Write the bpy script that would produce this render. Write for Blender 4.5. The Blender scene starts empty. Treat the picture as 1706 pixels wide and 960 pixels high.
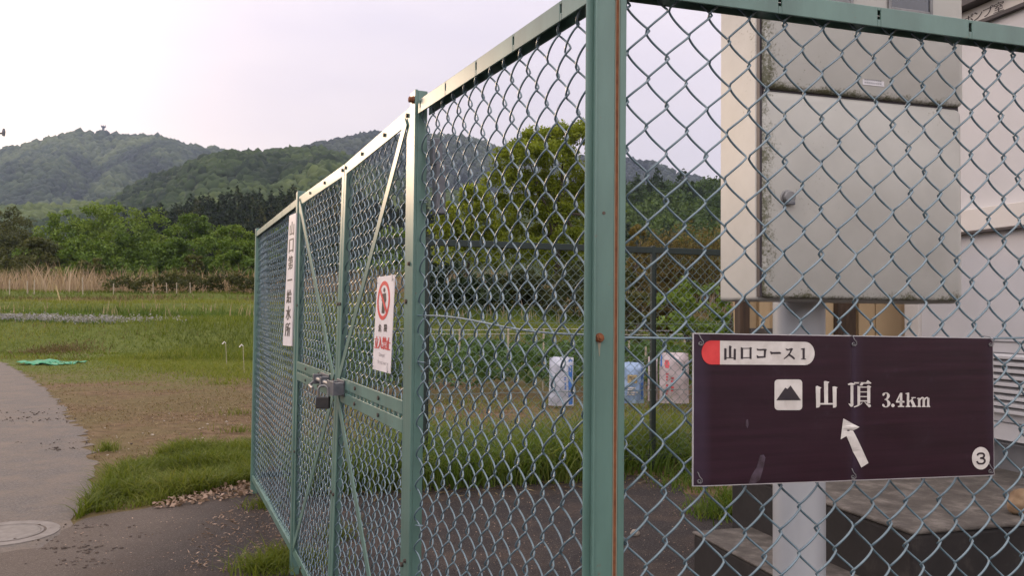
import bpy, bmesh, math, random
import numpy as np
from mathutils import Vector, Matrix, geometry, noise as mnoise

# ------------------------------------------------------------------ camera, sky, sun, exposure
scene = bpy.context.scene
COL = scene.collection
F_PX, W_PX, H_PX = 1350.0, 1706.0, 960.0
PITCH, ROLL, CAM_Z = math.atan(43 / 1350.0), 0.010, 1.27
cam_d = bpy.data.cameras.new('camera')
cam = bpy.data.objects.new('camera', cam_d)
COL.objects.link(cam)
cam_d.sensor_width = 36.0
cam_d.lens = F_PX / W_PX * 36.0
cam_d.clip_start, cam_d.clip_end = 0.05, 9000
cam.location = (0, 0, CAM_Z)
cam.rotation_euler = (Matrix.Rotation(math.pi / 2 + PITCH, 3, 'X') @ Matrix.Rotation(ROLL, 3, 'Z')).to_euler()
scene.camera = cam

SUN_AZ, SUN_EL = math.radians(-41), math.radians(13)      # azimuth from +Y, to the left of the view
world = bpy.data.worlds.new('World')
scene.world = world
world.use_nodes = True
wn, wl = world.node_tree.nodes, world.node_tree.links
wn.clear()
w_out = wn.new('ShaderNodeOutputWorld')
w_bg = wn.new('ShaderNodeBackground')
w_bg.inputs['Strength'].default_value = 0.12
sky = wn.new('ShaderNodeTexSky')
sky.sky_type = 'NISHITA'
sky.sun_disc = False
sky.sun_elevation = SUN_EL
sky.sun_rotation = SUN_AZ
sky.air_density = 1.0
sky.dust_density = 3.0
sky.ozone_density = 1.2
sky.altitude = 50
# thin high overcast veil over the clear sky: lilac white, a little uneven
w_tc = wn.new('ShaderNodeTexCoord')
w_map = wn.new('ShaderNodeMapping')
w_map.inputs['Scale'].default_value = (1.2, 1.2, 4.0)
w_no = wn.new('ShaderNodeTexNoise')
w_no.inputs['Scale'].default_value = 1.6
w_no.inputs['Detail'].default_value = 5
w_ramp = wn.new('ShaderNodeValToRGB')
w_ramp.color_ramp.elements[0].position = 0.3
w_ramp.color_ramp.elements[0].color = (5.6, 5.15, 5.85, 1)
w_ramp.color_ramp.elements[1].position = 0.7
w_ramp.color_ramp.elements[1].color = (7.1, 6.35, 6.5, 1)
w_mix = wn.new('ShaderNodeMix')
w_mix.data_type = 'RGBA'
w_mix.inputs['Factor'].default_value = 0.87
wl.new(w_tc.outputs['Generated'], w_map.inputs['Vector'])
wl.new(w_map.outputs['Vector'], w_no.inputs['Vector'])
wl.new(w_no.outputs['Fac'], w_ramp.inputs['Fac'])
wl.new(sky.outputs['Color'], w_mix.inputs['A'])
wl.new(w_ramp.outputs['Color'], w_mix.inputs['B'])
# added fill: sky brightened overhead and behind the viewer to light the fronts
w_dot = wn.new('ShaderNodeVectorMath'); w_dot.operation = 'DOT_PRODUCT'
w_dot.inputs[1].default_value = (0.0, -0.62, 0.78)
wl.new(w_tc.outputs['Generated'], w_dot.inputs[0])
w_mr = wn.new('ShaderNodeMapRange')
w_mr.inputs['From Min'].default_value, w_mr.inputs['From Max'].default_value = -0.55, 0.9
w_mr.inputs['To Min'].default_value, w_mr.inputs['To Max'].default_value = 0.48, 1.72
wl.new(w_dot.outputs['Value'], w_mr.inputs['Value'])
w_tint = wn.new('ShaderNodeMix'); w_tint.data_type = 'RGBA'; w_tint.blend_type = 'MULTIPLY'
w_tint.inputs['Factor'].default_value = 1.0
w_hue = wn.new('ShaderNodeValToRGB')            # lilac ahead over the hills, neutral cream overhead and behind
w_hue.color_ramp.elements[0].position = 0.40
w_hue.color_ramp.elements[0].color = (1.0, 0.985, 1.0, 1)
w_hue.color_ramp.elements[1].position = 0.85
w_hue.color_ramp.elements[1].color = (1.0, 1.0, 0.90, 1)
w_add = wn.new('ShaderNodeMath'); w_add.operation = 'MULTIPLY_ADD'
w_add.inputs[1].default_value, w_add.inputs[2].default_value = 0.5, 0.5
wl.new(w_dot.outputs['Value'], w_add.inputs[0])
wl.new(w_add.outputs[0], w_hue.inputs['Fac'])
wl.new(w_mix.outputs['Result'], w_tint.inputs['A'])
wl.new(w_hue.outputs['Color'], w_tint.inputs['B'])
w_sc = wn.new('ShaderNodeVectorMath'); w_sc.operation = 'SCALE'
wl.new(w_tint.outputs['Result'], w_sc.inputs[0])
wl.new(w_mr.outputs['Result'], w_sc.inputs['Scale'])
wl.new(w_sc.outputs['Vector'], w_bg.inputs['Color'])
wl.new(w_bg.outputs['Background'], w_out.inputs['Surface'])

sun_d = bpy.data.lights.new('sun', 'SUN')
sun_d.energy = 0.5
sun_d.angle = math.radians(10)
sun_d.color = (1.0, 0.72, 0.48)
sun = bpy.data.objects.new('sun', sun_d)
COL.objects.link(sun)
sun_dir = Vector((math.sin(SUN_AZ) * math.cos(SUN_EL), math.cos(SUN_AZ) * math.cos(SUN_EL), math.sin(SUN_EL)))
sun.rotation_euler = sun_dir.to_track_quat('Z', 'Y').to_euler()
sun.location = sun_dir * 50

vs = scene.view_settings
vs.view_transform = 'Standard'
vs.look = 'None'
vs.exposure = 0.95
vs.gamma = 1.0
vs.use_curve_mapping = False
scene.cycles.use_denoising = True
scene.cycles.max_bounces = 6
scene.cycles.diffuse_bounces = 3
scene.cycles.glossy_bounces = 3
scene.cycles.transmission_bounces = 3
scene.cycles.volume_bounces = 1
scene.cycles.transparent_max_bounces = 8
scene.cycles.sample_clamp_indirect = 6

rng = np.random.default_rng(7)
random.seed(7)

# ------------------------------------------------------------------ measuring helpers
def ray(px, py):
    x = (px - W_PX / 2) / F_PX
    y = -(py - H_PX / 2) / F_PX
    c, s = math.cos(ROLL), math.sin(ROLL)
    x, y = c * x - s * y, s * x + c * y
    return Vector((x, math.cos(PITCH) - y * math.sin(PITCH), math.sin(PITCH) + y * math.cos(PITCH)))

EYE = Vector((0, 0, CAM_Z))
def on_z(px, py, z=0.0):
    r = ray(px, py)
    return EYE + r * ((z - CAM_Z) / r.z)
def on_plane(px, py, p0, n):
    r = ray(px, py)
    return EYE + r * ((Vector(p0) - EYE).dot(n) / r.dot(n))
def at_depth(px, py, d):
    r = ray(px, py)
    return EYE + r * (d / r.y)

# ------------------------------------------------------------------ object helpers
def tag(o, label=None, cat=None, group=None, kind=None):
    if label: o['label'] = label
    if cat: o['category'] = cat
    if group: o['group'] = group
    if kind: o['kind'] = kind
    return o

def empty(name, loc, label=None, cat=None, group=None):
    o = bpy.data.objects.new(name, None)
    o.location = loc
    o.empty_display_size = 0.1
    COL.objects.link(o)
    return tag(o, label, cat, group)

def link_mesh(name, me, mat, parent=None):
    o = bpy.data.objects.new(name, me)
    COL.objects.link(o)
    if mat is not None:
        for m in (mat if isinstance(mat, (list, tuple)) else [mat]):
            me.materials.append(m)
    if parent is not None:
        o.parent = parent
        q = parent
        t = Vector((0, 0, 0))
        while q is not None:
            t += q.location
            q = q.parent
        me.transform(Matrix.Translation(-t))       # meshes are modelled in world space
    return o

class Frame:
    """A vertical plane: o + u*s + n*d + z"""
    def __init__(self, o, u):
        self.o = Vector((o[0], o[1], 0))
        self.u = Vector((u[0], u[1], 0)).normalized()
        self.n = Vector((self.u.y, -self.u.x, 0))
        self.z = Vector((0, 0, 1))
    def pt(self, s, d, z):
        return self.o + self.u * s + self.n * d + self.z * z
    def px(self, px, py, d=0.0):
        return on_plane(px, py, self.o + self.n * d, self.n)
    def s_of(self, P):
        return (P - self.o).dot(self.u)

class MB:
    """collects solids into one mesh"""
    def __init__(self):
        self.v, self.f, self.m = [], [], []
    def solid(self, pts, faces, mi=0):
        b = len(self.v)
        self.v += [Vector(p) for p in pts]
        self.f += [[b + i for i in q] for q in faces]
        self.m += [mi] * len(faces)
    def hexa(self, p, mi=0):        # 8 points: bottom ring, top ring
        self.solid(p, [(3, 2, 1, 0), (4, 5, 6, 7), (0, 1, 5, 4), (1, 2, 6, 5), (2, 3, 7, 6), (3, 0, 4, 7)], mi)
    def fbox(self, F, s, d, z, mi=0):
        P = F.pt
        self.hexa([P(s[0], d[0], z[0]), P(s[1], d[0], z[0]), P(s[1], d[1], z[0]), P(s[0], d[1], z[0]),
                   P(s[0], d[0], z[1]), P(s[1], d[0], z[1]), P(s[1], d[1], z[1]), P(s[0], d[1], z[1])], mi)
    def bar(self, F, a, b, w, d, mi=0):   # flat bar in a plane between (s,z) points
        (s0, z0), (s1, z1) = a, b
        t = Vector((s1 - s0, z1 - z0)).normalized()
        q = Vector((-t.y, t.x)) * (w / 2)
        c = [(s0 - q.x, z0 - q.y), (s1 - q.x, z1 - q.y), (s1 + q.x, z1 + q.y), (s0 + q.x, z0 + q.y)]
        self.hexa([F.pt(x, d[0], y) for x, y in c] + [F.pt(x, d[1], y) for x, y in c], mi)
    def tube(self, pts, r, sides=8, mi=0, cap=True):
        pts = [Vector(p) for p in pts]
        n = len(pts)
        rr = r if isinstance(r, (list, tuple)) else [r] * n
        b = len(self.v)
        ref = None
        for i, p in enumerate(pts):
            t = (pts[min(i + 1, n - 1)] - pts[max(i - 1, 0)]).normalized()
            if ref is None:
                ref = t.orthogonal().normalized()
            ref = (ref - t * ref.dot(t)).normalized()
            w = t.cross(ref)
            for k in range(sides):
                a = 2 * math.pi * k / sides
                self.v.append(p + (ref * math.cos(a) + w * math.sin(a)) * rr[i])
        for i in range(n - 1):
            for k in range(sides):
                k2 = (k + 1) % sides
                self.f.append([b + i * sides + k, b + i * sides + k2, b + (i + 1) * sides + k2, b + (i + 1) * sides + k])
                self.m.append(mi)
        if cap:
            self.f.append([b + k for k in range(sides)][::-1]); self.m.append(mi)
            self.f.append([b + (n - 1) * sides + k for k in range(sides)]); self.m.append(mi)
    def disc(self, c, ax, r, h, sides=16, mi=0):
        c, ax = Vector(c), Vector(ax).normalized()
        self.tube([c, c + ax * h], r, sides, mi)
    def flat(self, polys, off, mi=0):
        """thin printed shapes: list of world-space outlines, extruded by vector off"""
        for poly in polys:
            n = len(poly)
            b = len(self.v)
            tri = geometry.tessellate_polygon([poly])
            self.v += [Vector(p) for p in poly] + [Vector(p) + off for p in poly]
            for t in tri:
                q = [self.v[b + n + i] for i in t]
                nn = (q[1] - q[0]).cross(q[2] - q[0])
                t = list(t) if nn.dot(off) > 0 else list(t)[::-1]
                self.f.append([b + n + i for i in t]); self.m.append(mi)
            for i in range(n):
                j = (i + 1) % n
                self.f.append([b + i, b + j, b + n + j, b + n + i]); self.m.append(mi)
    def build(self, name, mat, parent=None, bevel=0.0, smooth=False, seg=2):
        me = bpy.data.meshes.new(name)
        me.from_pydata([tuple(p) for p in self.v], [], self.f)
        me.polygons.foreach_set('material_index', self.m)
        bm = bmesh.new()
        bm.from_mesh(me)
        bmesh.ops.recalc_face_normals(bm, faces=bm.faces)
        bm.to_mesh(me)
        bm.free()
        if smooth:
            me.polygons.foreach_set('use_smooth', [True] * len(me.polygons))
            me.set_sharp_from_angle(angle=math.radians(40))
        o = link_mesh(name, me, mat, parent)
        if bevel:
            md = o.modifiers.new('bevel', 'BEVEL')
            md.width, md.segments, md.limit_method = bevel, seg, 'ANGLE'
            md.angle_limit = math.radians(40)
        return o

def np_mesh(name, v, f, mat, parent=None, tint=None, smooth=False):
    v = np.asarray(v, np.float32).reshape(-1, 3)
    f = np.asarray(f, np.int32)
    k = f.shape[1]
    me = bpy.data.meshes.new(name)
    me.vertices.add(len(v))
    me.vertices.foreach_set('co', v.ravel())
    me.loops.add(f.size)
    me.loops.foreach_set('vertex_index', f.ravel())
    me.polygons.add(len(f))
    me.polygons.foreach_set('loop_start', np.arange(0, f.size, k, dtype=np.int32))
    if smooth:
        me.polygons.foreach_set('use_smooth', np.ones(len(f), bool))
    me.update(calc_edges=True)
    if tint is not None:
        a = me.attributes.new('tint', 'FLOAT', 'POINT')
        a.data.foreach_set('value', np.asarray(tint, np.float32))
    return link_mesh(name, me, mat, parent)

# ------------------------------------------------------------------ materials
def mat_new(name):
    m = bpy.data.materials.new(name)
    m.use_nodes = True
    nt = m.node_tree
    return m, nt.nodes, nt.links, nt.nodes['Principled BSDF']

def ramp_node(nd, stops):
    r = nd.new('ShaderNodeValToRGB')
    e = r.color_ramp.elements
    while len(e) < len(stops):
        e.new(0.5)
    for el, (p, c) in zip(e, stops):
        el.position = p
        el.color = (c[0], c[1], c[2], 1)
    return r

def noise_node(nd, lk, scale, detail=5, rough=0.55, coord='Object', stretch=None):
    tc = nd.new('ShaderNodeTexCoord')
    src = tc.outputs[coord]
    if stretch:
        mp = nd.new('ShaderNodeMapping')
        mp.inputs['Scale'].default_value = stretch
        lk.new(src, mp.inputs['Vector'])
        src = mp.outputs['Vector']
    n = nd.new('ShaderNodeTexNoise')
    n.inputs['Scale'].default_value = scale
    n.inputs['Detail'].default_value = detail
    n.inputs['Roughness'].default_value = rough
    lk.new(src, n.inputs['Vector'])
    return n

def mix_node(nd, lk, fac, a, b, mode='MIX'):
    m = nd.new('ShaderNodeMix')
    m.data_type = 'RGBA'
    m.blend_type = mode
    for sock, val in ((m.inputs['Factor'], fac), (m.inputs['A'], a), (m.inputs['B'], b)):
        if hasattr(val, 'links'):
            lk.new(val, sock)
        elif isinstance(val, (int, float)):
            sock.default_value = val
        else:
            sock.default_value = (val[0], val[1], val[2], 1)
    return m.outputs['Result']

def bump(nd, lk, bsdf, height, strength, dist):
    b = nd.new('ShaderNodeBump')
    b.inputs['Strength'].default_value = strength
    b.inputs['Distance'].default_value = dist
    lk.new(height, b.inputs['Height'])
    lk.new(b.outputs['Normal'], bsdf.inputs['Normal'])

def simple_mat(name, stops, scale=8.0, rough=0.6, metal=0.0, detail=5, bump_s=0.0, bump_d=0.002, stretch=None, spec=0.5, nrough=0.55):
    m, nd, lk, b = mat_new(name)
    n = noise_node(nd, lk, scale, detail, nrough, stretch=stretch)
    r = ramp_node(nd, stops)
    lk.new(n.outputs['Fac'], r.inputs['Fac'])
    lk.new(r.outputs['Color'], b.inputs['Base Color'])
    b.inputs['Roughness'].default_value = rough
    b.inputs['Metallic'].default_value = metal
    b.inputs['Specular IOR Level'].default_value = spec
    if bump_s:
        bump(nd, lk, b, n.outputs['Fac'], bump_s, bump_d)
    return m

def leaf_mat(name, dark, mid, light, trans=0.35, rough=0.6):
    """tint attribute picks the leaf colour; leaves let light through"""
    m, nd, lk, b = mat_new(name)
    at = nd.new('ShaderNodeAttribute')
    at.attribute_name = 'tint'
    r = ramp_node(nd, [(0.0, dark), (0.5, mid), (1.0, light)])
    lk.new(at.outputs['Fac'], r.inputs['Fac'])
    lk.new(r.outputs['Color'], b.inputs['Base Color'])
    b.inputs['Roughness'].default_value = rough
    b.inputs['Specular IOR Level'].default_value = 0.25
    if trans:
        t = nd.new('ShaderNodeBsdfTranslucent')
        g = mix_node(nd, lk, 1.0, r.outputs['Color'], (1.3, 1.25, 0.6), 'MULTIPLY')
        lk.new(g, t.inputs['Color'])
        ms = nd.new('ShaderNodeMixShader')
        ms.inputs['Fac'].default_value = trans
        lk.new(b.outputs['BSDF'], ms.inputs[1])
        lk.new(t.outputs['BSDF'], ms.inputs[2])
        lk.new(ms.outputs['Shader'], nd['Material Output'].inputs['Surface'])
    return m

M = {}
def green_paint(name, base, rough):
    m, nd, lk, b = mat_new(name)
    n1 = noise_node(nd, lk, 9.0, 6, 0.6, stretch=(1, 1, 0.25))
    r1 = ramp_node(nd, [(0.3, [c * 0.74 for c in base]), (0.7, [c * 1.22 for c in base])])
    lk.new(n1.outputs['Fac'], r1.inputs['Fac'])
    n2 = noise_node(nd, lk, 45.0, 4, 0.6)
    r2 = ramp_node(nd, [(0.68, (0, 0, 0)), (0.76, (1, 1, 1))])
    lk.new(n2.outputs['Fac'], r2.inputs['Fac'])
    c = mix_node(nd, lk, r2.outputs['Color'], r1.outputs['Color'], (0.16, 0.10, 0.07))
    lk.new(c, b.inputs['Base Color'])
    b.inputs['Roughness'].default_value = rough
    b.inputs['Specular IOR Level'].default_value = 0.6
    n3 = noise_node(nd, lk, 250.0, 3)
    bump(nd, lk, b, n3.outputs['Fac'], 0.08, 0.001)
    return m
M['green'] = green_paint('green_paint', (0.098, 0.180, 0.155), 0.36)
M['green_back'] = green_paint('shade_dark_green_paint', (0.009, 0.021, 0.020), 0.7)  # green darkened to put the shade under the trees into the colour
M['wire'] = simple_mat('coated_wire', [(0.3, (0.082, 0.136, 0.170)), (0.7, (0.135, 0.200, 0.240))], 30, 0.24, spec=0.9)
M['wire_back'] = simple_mat('old_coated_wire', [(0.3, (0.10, 0.15, 0.145)), (0.7, (0.16, 0.22, 0.21))], 30, 0.4)
M['rust'] = simple_mat('rust', [(0.3, (0.12, 0.040, 0.018)), (0.7, (0.24, 0.082, 0.028))], 60, 0.85, bump_s=0.3)
M['rust_edge'] = simple_mat('rust_stain', [(0.3, (0.28, 0.20, 0.13)), (0.7, (0.22, 0.23, 0.18))], 60, 0.8)
M['bolt'] = simple_mat('old_bolt', [(0.3, (0.05, 0.05, 0.05)), (0.7, (0.13, 0.09, 0.07))], 80, 0.55, metal=0.4)
M['steel_dark'] = simple_mat('dark_steel', [(0.3, (0.09, 0.095, 0.11)), (0.7, (0.15, 0.15, 0.17))], 40, 0.45, metal=0.35)
M['steel_light'] = simple_mat('zinc_steel', [(0.3, (0.15, 0.15, 0.155)), (0.7, (0.24, 0.235, 0.24))], 30, 0.5, metal=0.4)
M['lock_body'] = simple_mat('padlock_body', [(0.3, (0.012, 0.011, 0.012)), (0.7, (0.03, 0.026, 0.025))], 60, 0.6)
M['white_board'] = simple_mat('white_board', [(0.3, (0.66, 0.60, 0.62)), (0.7, (0.76, 0.71, 0.72))], 14, 0.5)
M['white_print'] = simple_mat('white_print', [(0.35, (0.52, 0.48, 0.45)), (0.65, (0.66, 0.62, 0.59))], 40, 0.5)
M['black_print'] = simple_mat('black_print', [(0.3, (0.018, 0.012, 0.02)), (0.7, (0.035, 0.025, 0.03))], 40, 0.5)
M['faded_print'] = simple_mat('faded_print', [(0.3, (0.36, 0.33, 0.36)), (0.7, (0.5, 0.46, 0.48))], 40, 0.5)
M['red_print'] = simple_mat('red_print', [(0.3, (0.52, 0.025, 0.03)), (0.7, (0.66, 0.05, 0.05))], 40, 0.5)

# ------------------------------------------------------------------ terrain
def sstep(a, b, x):
    t = np.clip((x - a) / (b - a), 0, 1)
    return t * t * (3 - 2 * t)

def vnoise(x, y, seed=0):
    """cheap smooth value noise, -1..1"""
    xi, yi = np.floor(x).astype(np.int64), np.floor(y).astype(np.int64)
    xf, yf = x - xi, y - yi
    def h(a, b):
        q = (a * 374761393 + b * 668265263 + seed * 974711) & 0xffffffff
        q = ((q ^ (q >> 13)) * 1274126177) & 0xffffffff
        return ((q ^ (q >> 16)) & 0xffff) / 32767.5 - 1
    u, v = xf * xf * (3 - 2 * xf), yf * yf * (3 - 2 * yf)
    return (h(xi, yi) * (1 - u) + h(xi + 1, yi) * u) * (1 - v) + (h(xi, yi + 1) * (1 - u) + h(xi + 1, yi + 1) * u) * v

def base_height(x, y):
    w = vnoise(x * 0.12, y * 0.0 + 3.3, 1) * 0.8
    yy = y + w + 0.05 * x
    left = sstep(6.0, -2.0, x)
    z = 0.86 * sstep(21.5, 26.5, yy) + 0.12 * sstep(27, 33, yy) + 0.62 * sstep(34.0, 36.0, yy) + 0.62 * sstep(41.0, 43.5, yy)
    z = z * (0.55 + 0.45 * left)
    z = z + 0.5 * sstep(50, 100, y) + 3.0 * sstep(70, 160, y)
    re_ = np.interp(y, [5, 6.5, 9.5, 15, 21, 30], [-.53, -.505, -.53, -.587, -.63, -.63])
    near = sstep(8.5, 13, y) * sstep(30, 24, y) * sstep(0.0, 0.035, x / np.maximum(y, 0.1) - re_)
    z = z + vnoise(x * 0.9, y * 0.9, 2) * 0.03 * near + vnoise(x * 0.35, y * 0.5, 5) * 0.10 * sstep(20, 23, y)
    return z

RIDGES = [
    # crest distance, rise in front, fall behind, crest as picture points, spur strength, seed, height of trees on it
    (2000, 900, 900, [(-400, 275), (-150, 262), (0, 246), (40, 242), (80, 230), (115, 222), (160, 219), (200, 225), (260, 231), (320, 241), (390, 252), (450, 275), (520, 305), (700, 350), (1000, 400)], 0.30, 11, 7),
    (1650, 800, 900, [(250, 420), (380, 330), (450, 275), (500, 254), (540, 241), (590, 226), (630, 220), (690, 223), (750, 230), (805, 240), (850, 252), (900, 260), (1000, 260), (1050, 263), (1090, 270), (1130, 287), (1200, 305), (1500, 340), (1900, 360)], 0.25, 12, 7),
    (800, 430, 400, [(-400, 352), (-100, 345), (0, 342), (100, 337), (180, 330), (220, 316), (260, 300), (330, 278), (400, 262), (440, 252), (490, 244), (540, 244), (590, 258), (640, 283), (700, 305), (780, 320), (900, 335), (1200, 350), (1900, 360)], 0.28, 13, 8),
    (270, 110, 150, [(100, 430), (180, 385), (240, 362), (300, 350), (360, 336), (420, 324), (500, 317), (560, 322), (650, 342), (720, 356), (850, 390), (1000, 420)], 0.10, 14, 8),
    (320, 150, 200, [(800, 420), (900, 360), (960, 325), (1040, 306), (1100, 300), (1150, 297), (1200, 294), (1300, 286), (1500, 270), (1900, 255)], 0.14, 15, 8),
]
RD = []
for D, wf, wb, pts, spur, seed, th in RIDGES:
    az, hh = [], []
    for px, py in pts:
        r = ray(px, py)
        az.append(math.atan2(r.x, r.y))
        hh.append(CAM_Z + r.z / math.hypot(r.x, r.y) * D)
    RD.append((D, wf, wb, np.array(az), np.array(hh), spur, seed, th))

def ridge_height(i, r, a):
    D, wf, wb, az, hh, spur, seed, th = RD[i]
    hc = np.interp(a, az, hh, left=hh[0] * 0.7, right=hh[-1] * 0.7) - th
    hc = np.maximum(hc, 0)
    t = (r - (D - wf)) / wf
    front = np.clip(t, 0, 1)
    shape = front * front * (3 - 2 * front) * 0.45 + front * 0.55
    back = np.clip((r - D) / wb, 0, 1)
    shape = np.where(r > D, 1 - 0.7 * back, shape)
    nz = vnoise(a * 14 + r / D * 2.0, r / D * 3.0, seed) + 0.5 * vnoise(a * 30 - r / D * 3, r / D * 7, seed + 40)
    sp = spur * hc * nz * front * (1 - front) * 2.4
    return np.where(t > 0, hc * shape + sp, -50.0)

def ground_height(x, y):
    x, y = np.asarray(x, float), np.asarray(y, float)
    z = base_height(x, y)
    r, a = np.hypot(x, y), np.arctan2(x, y)
    for i in range(len(RD)):
        z = np.maximum(z, ridge_height(i, r, a))
    return z

def gz(x, y):
    return float(ground_height(np.array([x]), np.array([y]))[0])

# ground material: what grows where (dirt, mown straw, grass, leaf mould under the woods)
def ground_material():
    m, nd, lk, b = mat_new('ground_cover')
    geo = nd.new('ShaderNodeNewGeometry')
    sep = nd.new('ShaderNodeSeparateXYZ')
    lk.new(geo.outputs['Position'], sep.inputs['Vector'])
    nA = noise_node(nd, lk, 0.55, 6, 0.6)
    nB = noise_node(nd, lk, 6.0, 8, 0.7)
    nC = noise_node(nd, lk, 38.0, 6, 0.7)
    dirt = ramp_node(nd, [(0.30, (0.055, 0.035, 0.021)), (0.5, (0.120, 0.078, 0.046)), (0.72, (0.22, 0.152, 0.095))])
    lk.new(nB.outputs['Fac'], dirt.inputs['Fac'])
    straw = ramp_node(nd, [(0.3, (0.060, 0.049, 0.021)), (0.55, (0.120, 0.096, 0.043)), (0.75, (0.22, 0.18, 0.095))])
    lk.new(nC.outputs['Fac'], straw.inputs['Fac'])
    grass = ramp_node(nd, [(0.3, (0.050, 0.066, 0.015)), (0.55, (0.095, 0.115, 0.026)), (0.75, (0.15, 0.15, 0.05))])
    lk.new(nB.outputs['Fac'], grass.inputs['Fac'])
    def math_n(op, a, bb, clamp=False):
        q = nd.new('ShaderNodeMath')
        q.operation, q.use_clamp = op, clamp
        for s, v in zip(q.inputs, (a, bb)):
            if hasattr(v, 'links'): lk.new(v, s)
            else: s.default_value = v
        return q.outputs[0]
    wob = math_n('MULTIPLY', math_n('SUBTRACT', nA.outputs['Fac'], 0.5), 9.0)
    yy = math_n('ADD', sep.outputs['Y'], wob)
    def rng_n(v, a, bb):
        q = nd.new('ShaderNodeMapRange')
        q.interpolation_type = 'SMOOTHSTEP'
        lk.new(v, q.inputs['Value'])
        q.inputs['From Min'].default_value, q.inputs['From Max'].default_value = a, bb
        return q.outputs['Result']
    ds = math_n('MULTIPLY', rng_n(nA.outputs['Fac'], 0.40, 0.58), 0.75)
    c1 = mix_node(nd, lk, ds, dirt.outputs['Color'], straw.outputs['Color'])
    far = rng_n(yy, 12.5, 19.0)
    c2 = mix_node(nd, lk, far, c1, grass.outputs['Color'])
    wood = rng_n(sep.outputs['Y'], 90, 140)
    c3 = mix_node(nd, lk, wood, c2, (0.035, 0.05, 0.02))
    lk.new(c3, b.inputs['Base Color'])
    b.inputs['Roughness'].default_value = 0.95
    b.inputs['Specular IOR Level'].default_value = 0.1
    add = math_n('ADD', nB.outputs['Fac'], math_n('MULTIPLY', nC.outputs['Fac'], 0.5))
    bump(nd, lk, b, add, 0.6, 0.03)
    return m
M['ground'] = ground_material()

az = np.radians(np.concatenate([np.arange(-180, -46, 6.0), np.arange(-46, 46.01, 0.32), np.arange(48, 180, 6.0)]))
rr = np.concatenate([[0.05], np.geomspace(0.6, 20, 70), np.geomspace(20.3, 60, 110), np.geomspace(61, 3400, 170)])
A, R_ = np.meshgrid(az, rr)
X, Y = np.sin(A) * R_, np.cos(A) * R_
Z = ground_height(X, Y)
na, nr = len(az), len(rr)
ii = np.arange(nr - 1)[:, None] * na
jj = np.arange(na)[None, :]
j2 = (jj + 1) % na
gf = np.stack([ii + jj, ii + j2, ii + na + j2, ii + na + jj], -1).reshape(-1, 4)[:, ::-1]
g = np_mesh('ground', np.stack([X, Y, Z], -1), gf, M['ground'], smooth=True)
tag(g, kind='structure')

# pavements
def sheet(name, poly, z, mat, n_edge=0):
    pts = [Vector((p[0], p[1], z)) for p in poly]
    tri = geometry.tessellate_polygon([pts])
    me = bpy.data.meshes.new(name)
    fs = []
    for t in tri:
        nn = (pts[t[1]] - pts[t[0]]).cross(pts[t[2]] - pts[t[0]])
        fs.append(t if nn.z > 0 else t[::-1])
    me.from_pydata([tuple(p) for p in pts], [], fs)
    return tag(link_mesh(name, me, mat), kind='structure')

def ragged(pts, step=0.12, amp=0.04, seed=0):
    """an edge line with a broken, uneven outline"""
    out = []
    rs = random.Random(seed)
    for a, b in zip(pts[:-1], pts[1:]):
        a, b = Vector(a[:2]), Vector(b[:2])
        n = max(1, int((b - a).length / step))
        q = Vector((-(b - a).y, (b - a).x)).normalized() if (b - a).length else Vector((0, 0))
        for i in range(n):
            out.append(a + (b - a) * (i / n) + q * rs.uniform(-amp, amp))
    out.append(Vector(pts[-1][:2]))
    return out

def asphalt(name, c0, c1, c2, dirt, dirt_lo, dirt_hi, sc=90, dsc=1.3, dust=None):
    m, nd, lk, b = mat_new(name)
    n1 = noise_node(nd, lk, sc, 6, 0.75)
    r1 = ramp_node(nd, [(0.3, c0), (0.52, c1), (0.75, c2)])
    lk.new(n1.outputs['Fac'], r1.inputs['Fac'])
    n2 = noise_node(nd, lk, dsc, 8, 0.72)
    r2 = ramp_node(nd, [(dirt_lo, (0, 0, 0)), (dirt_hi, (1, 1, 1))])
    lk.new(n2.outputs['Fac'], r2.inputs['Fac'])
    c = mix_node(nd, lk, r2.outputs['Color'], r1.outputs['Color'], dirt)
    if dust:                       # pale dust carried over from the road, fading into the forecourt
        geo = nd.new('ShaderNodeNewGeometry'); sp_ = nd.new('ShaderNodeSeparateXYZ')
        lk.new(geo.outputs['Position'], sp_.inputs['Vector'])
        ma = nd.new('ShaderNodeMath'); ma.operation = 'MULTIPLY_ADD'
        ma.inputs[1].default_value = 0.9
        lk.new(n2.outputs['Fac'], ma.inputs[0]); lk.new(sp_.outputs['X'], ma.inputs[2])
        mr = nd.new('ShaderNodeMapRange'); mr.interpolation_type = 'SMOOTHSTEP'
        mr.inputs['From Min'].default_value, mr.inputs['From Max'].default_value = -1.95, -1.05
        mr.inputs['To Min'].default_value, mr.inputs['To Max'].default_value = 0.85, 0.0
        lk.new(ma.outputs[0], mr.inputs['Value'])
        r1b = ramp_node(nd, [(0.3, [q * 0.6 for q in dust]), (0.7, [q * 1.3 for q in dust])])
        lk.new(n1.outputs['Fac'], r1b.inputs['Fac'])
        c = mix_node(nd, lk, mr.outputs['Result'], c, r1b.outputs['Color'])
    n4 = noise_node(nd, lk, 300, 2, 0.5)
    r4 = ramp_node(nd, [(0.66, (0, 0, 0)), (0.72, (1, 1, 1))])
    lk.new(n4.outputs['Fac'], r4.inputs['Fac'])
    c = mix_node(nd, lk, r4.outputs['Color'], c, (0.30, 0.27, 0.25))
    lk.new(c, b.inputs['Base Color'])
    b.inputs['Roughness'].default_value = 0.85
    b.inputs['Specular IOR Level'].default_value = 0.15
    bump(nd, lk, b, n1.outputs['Fac'], 0.6, 0.008)
    return m
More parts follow.
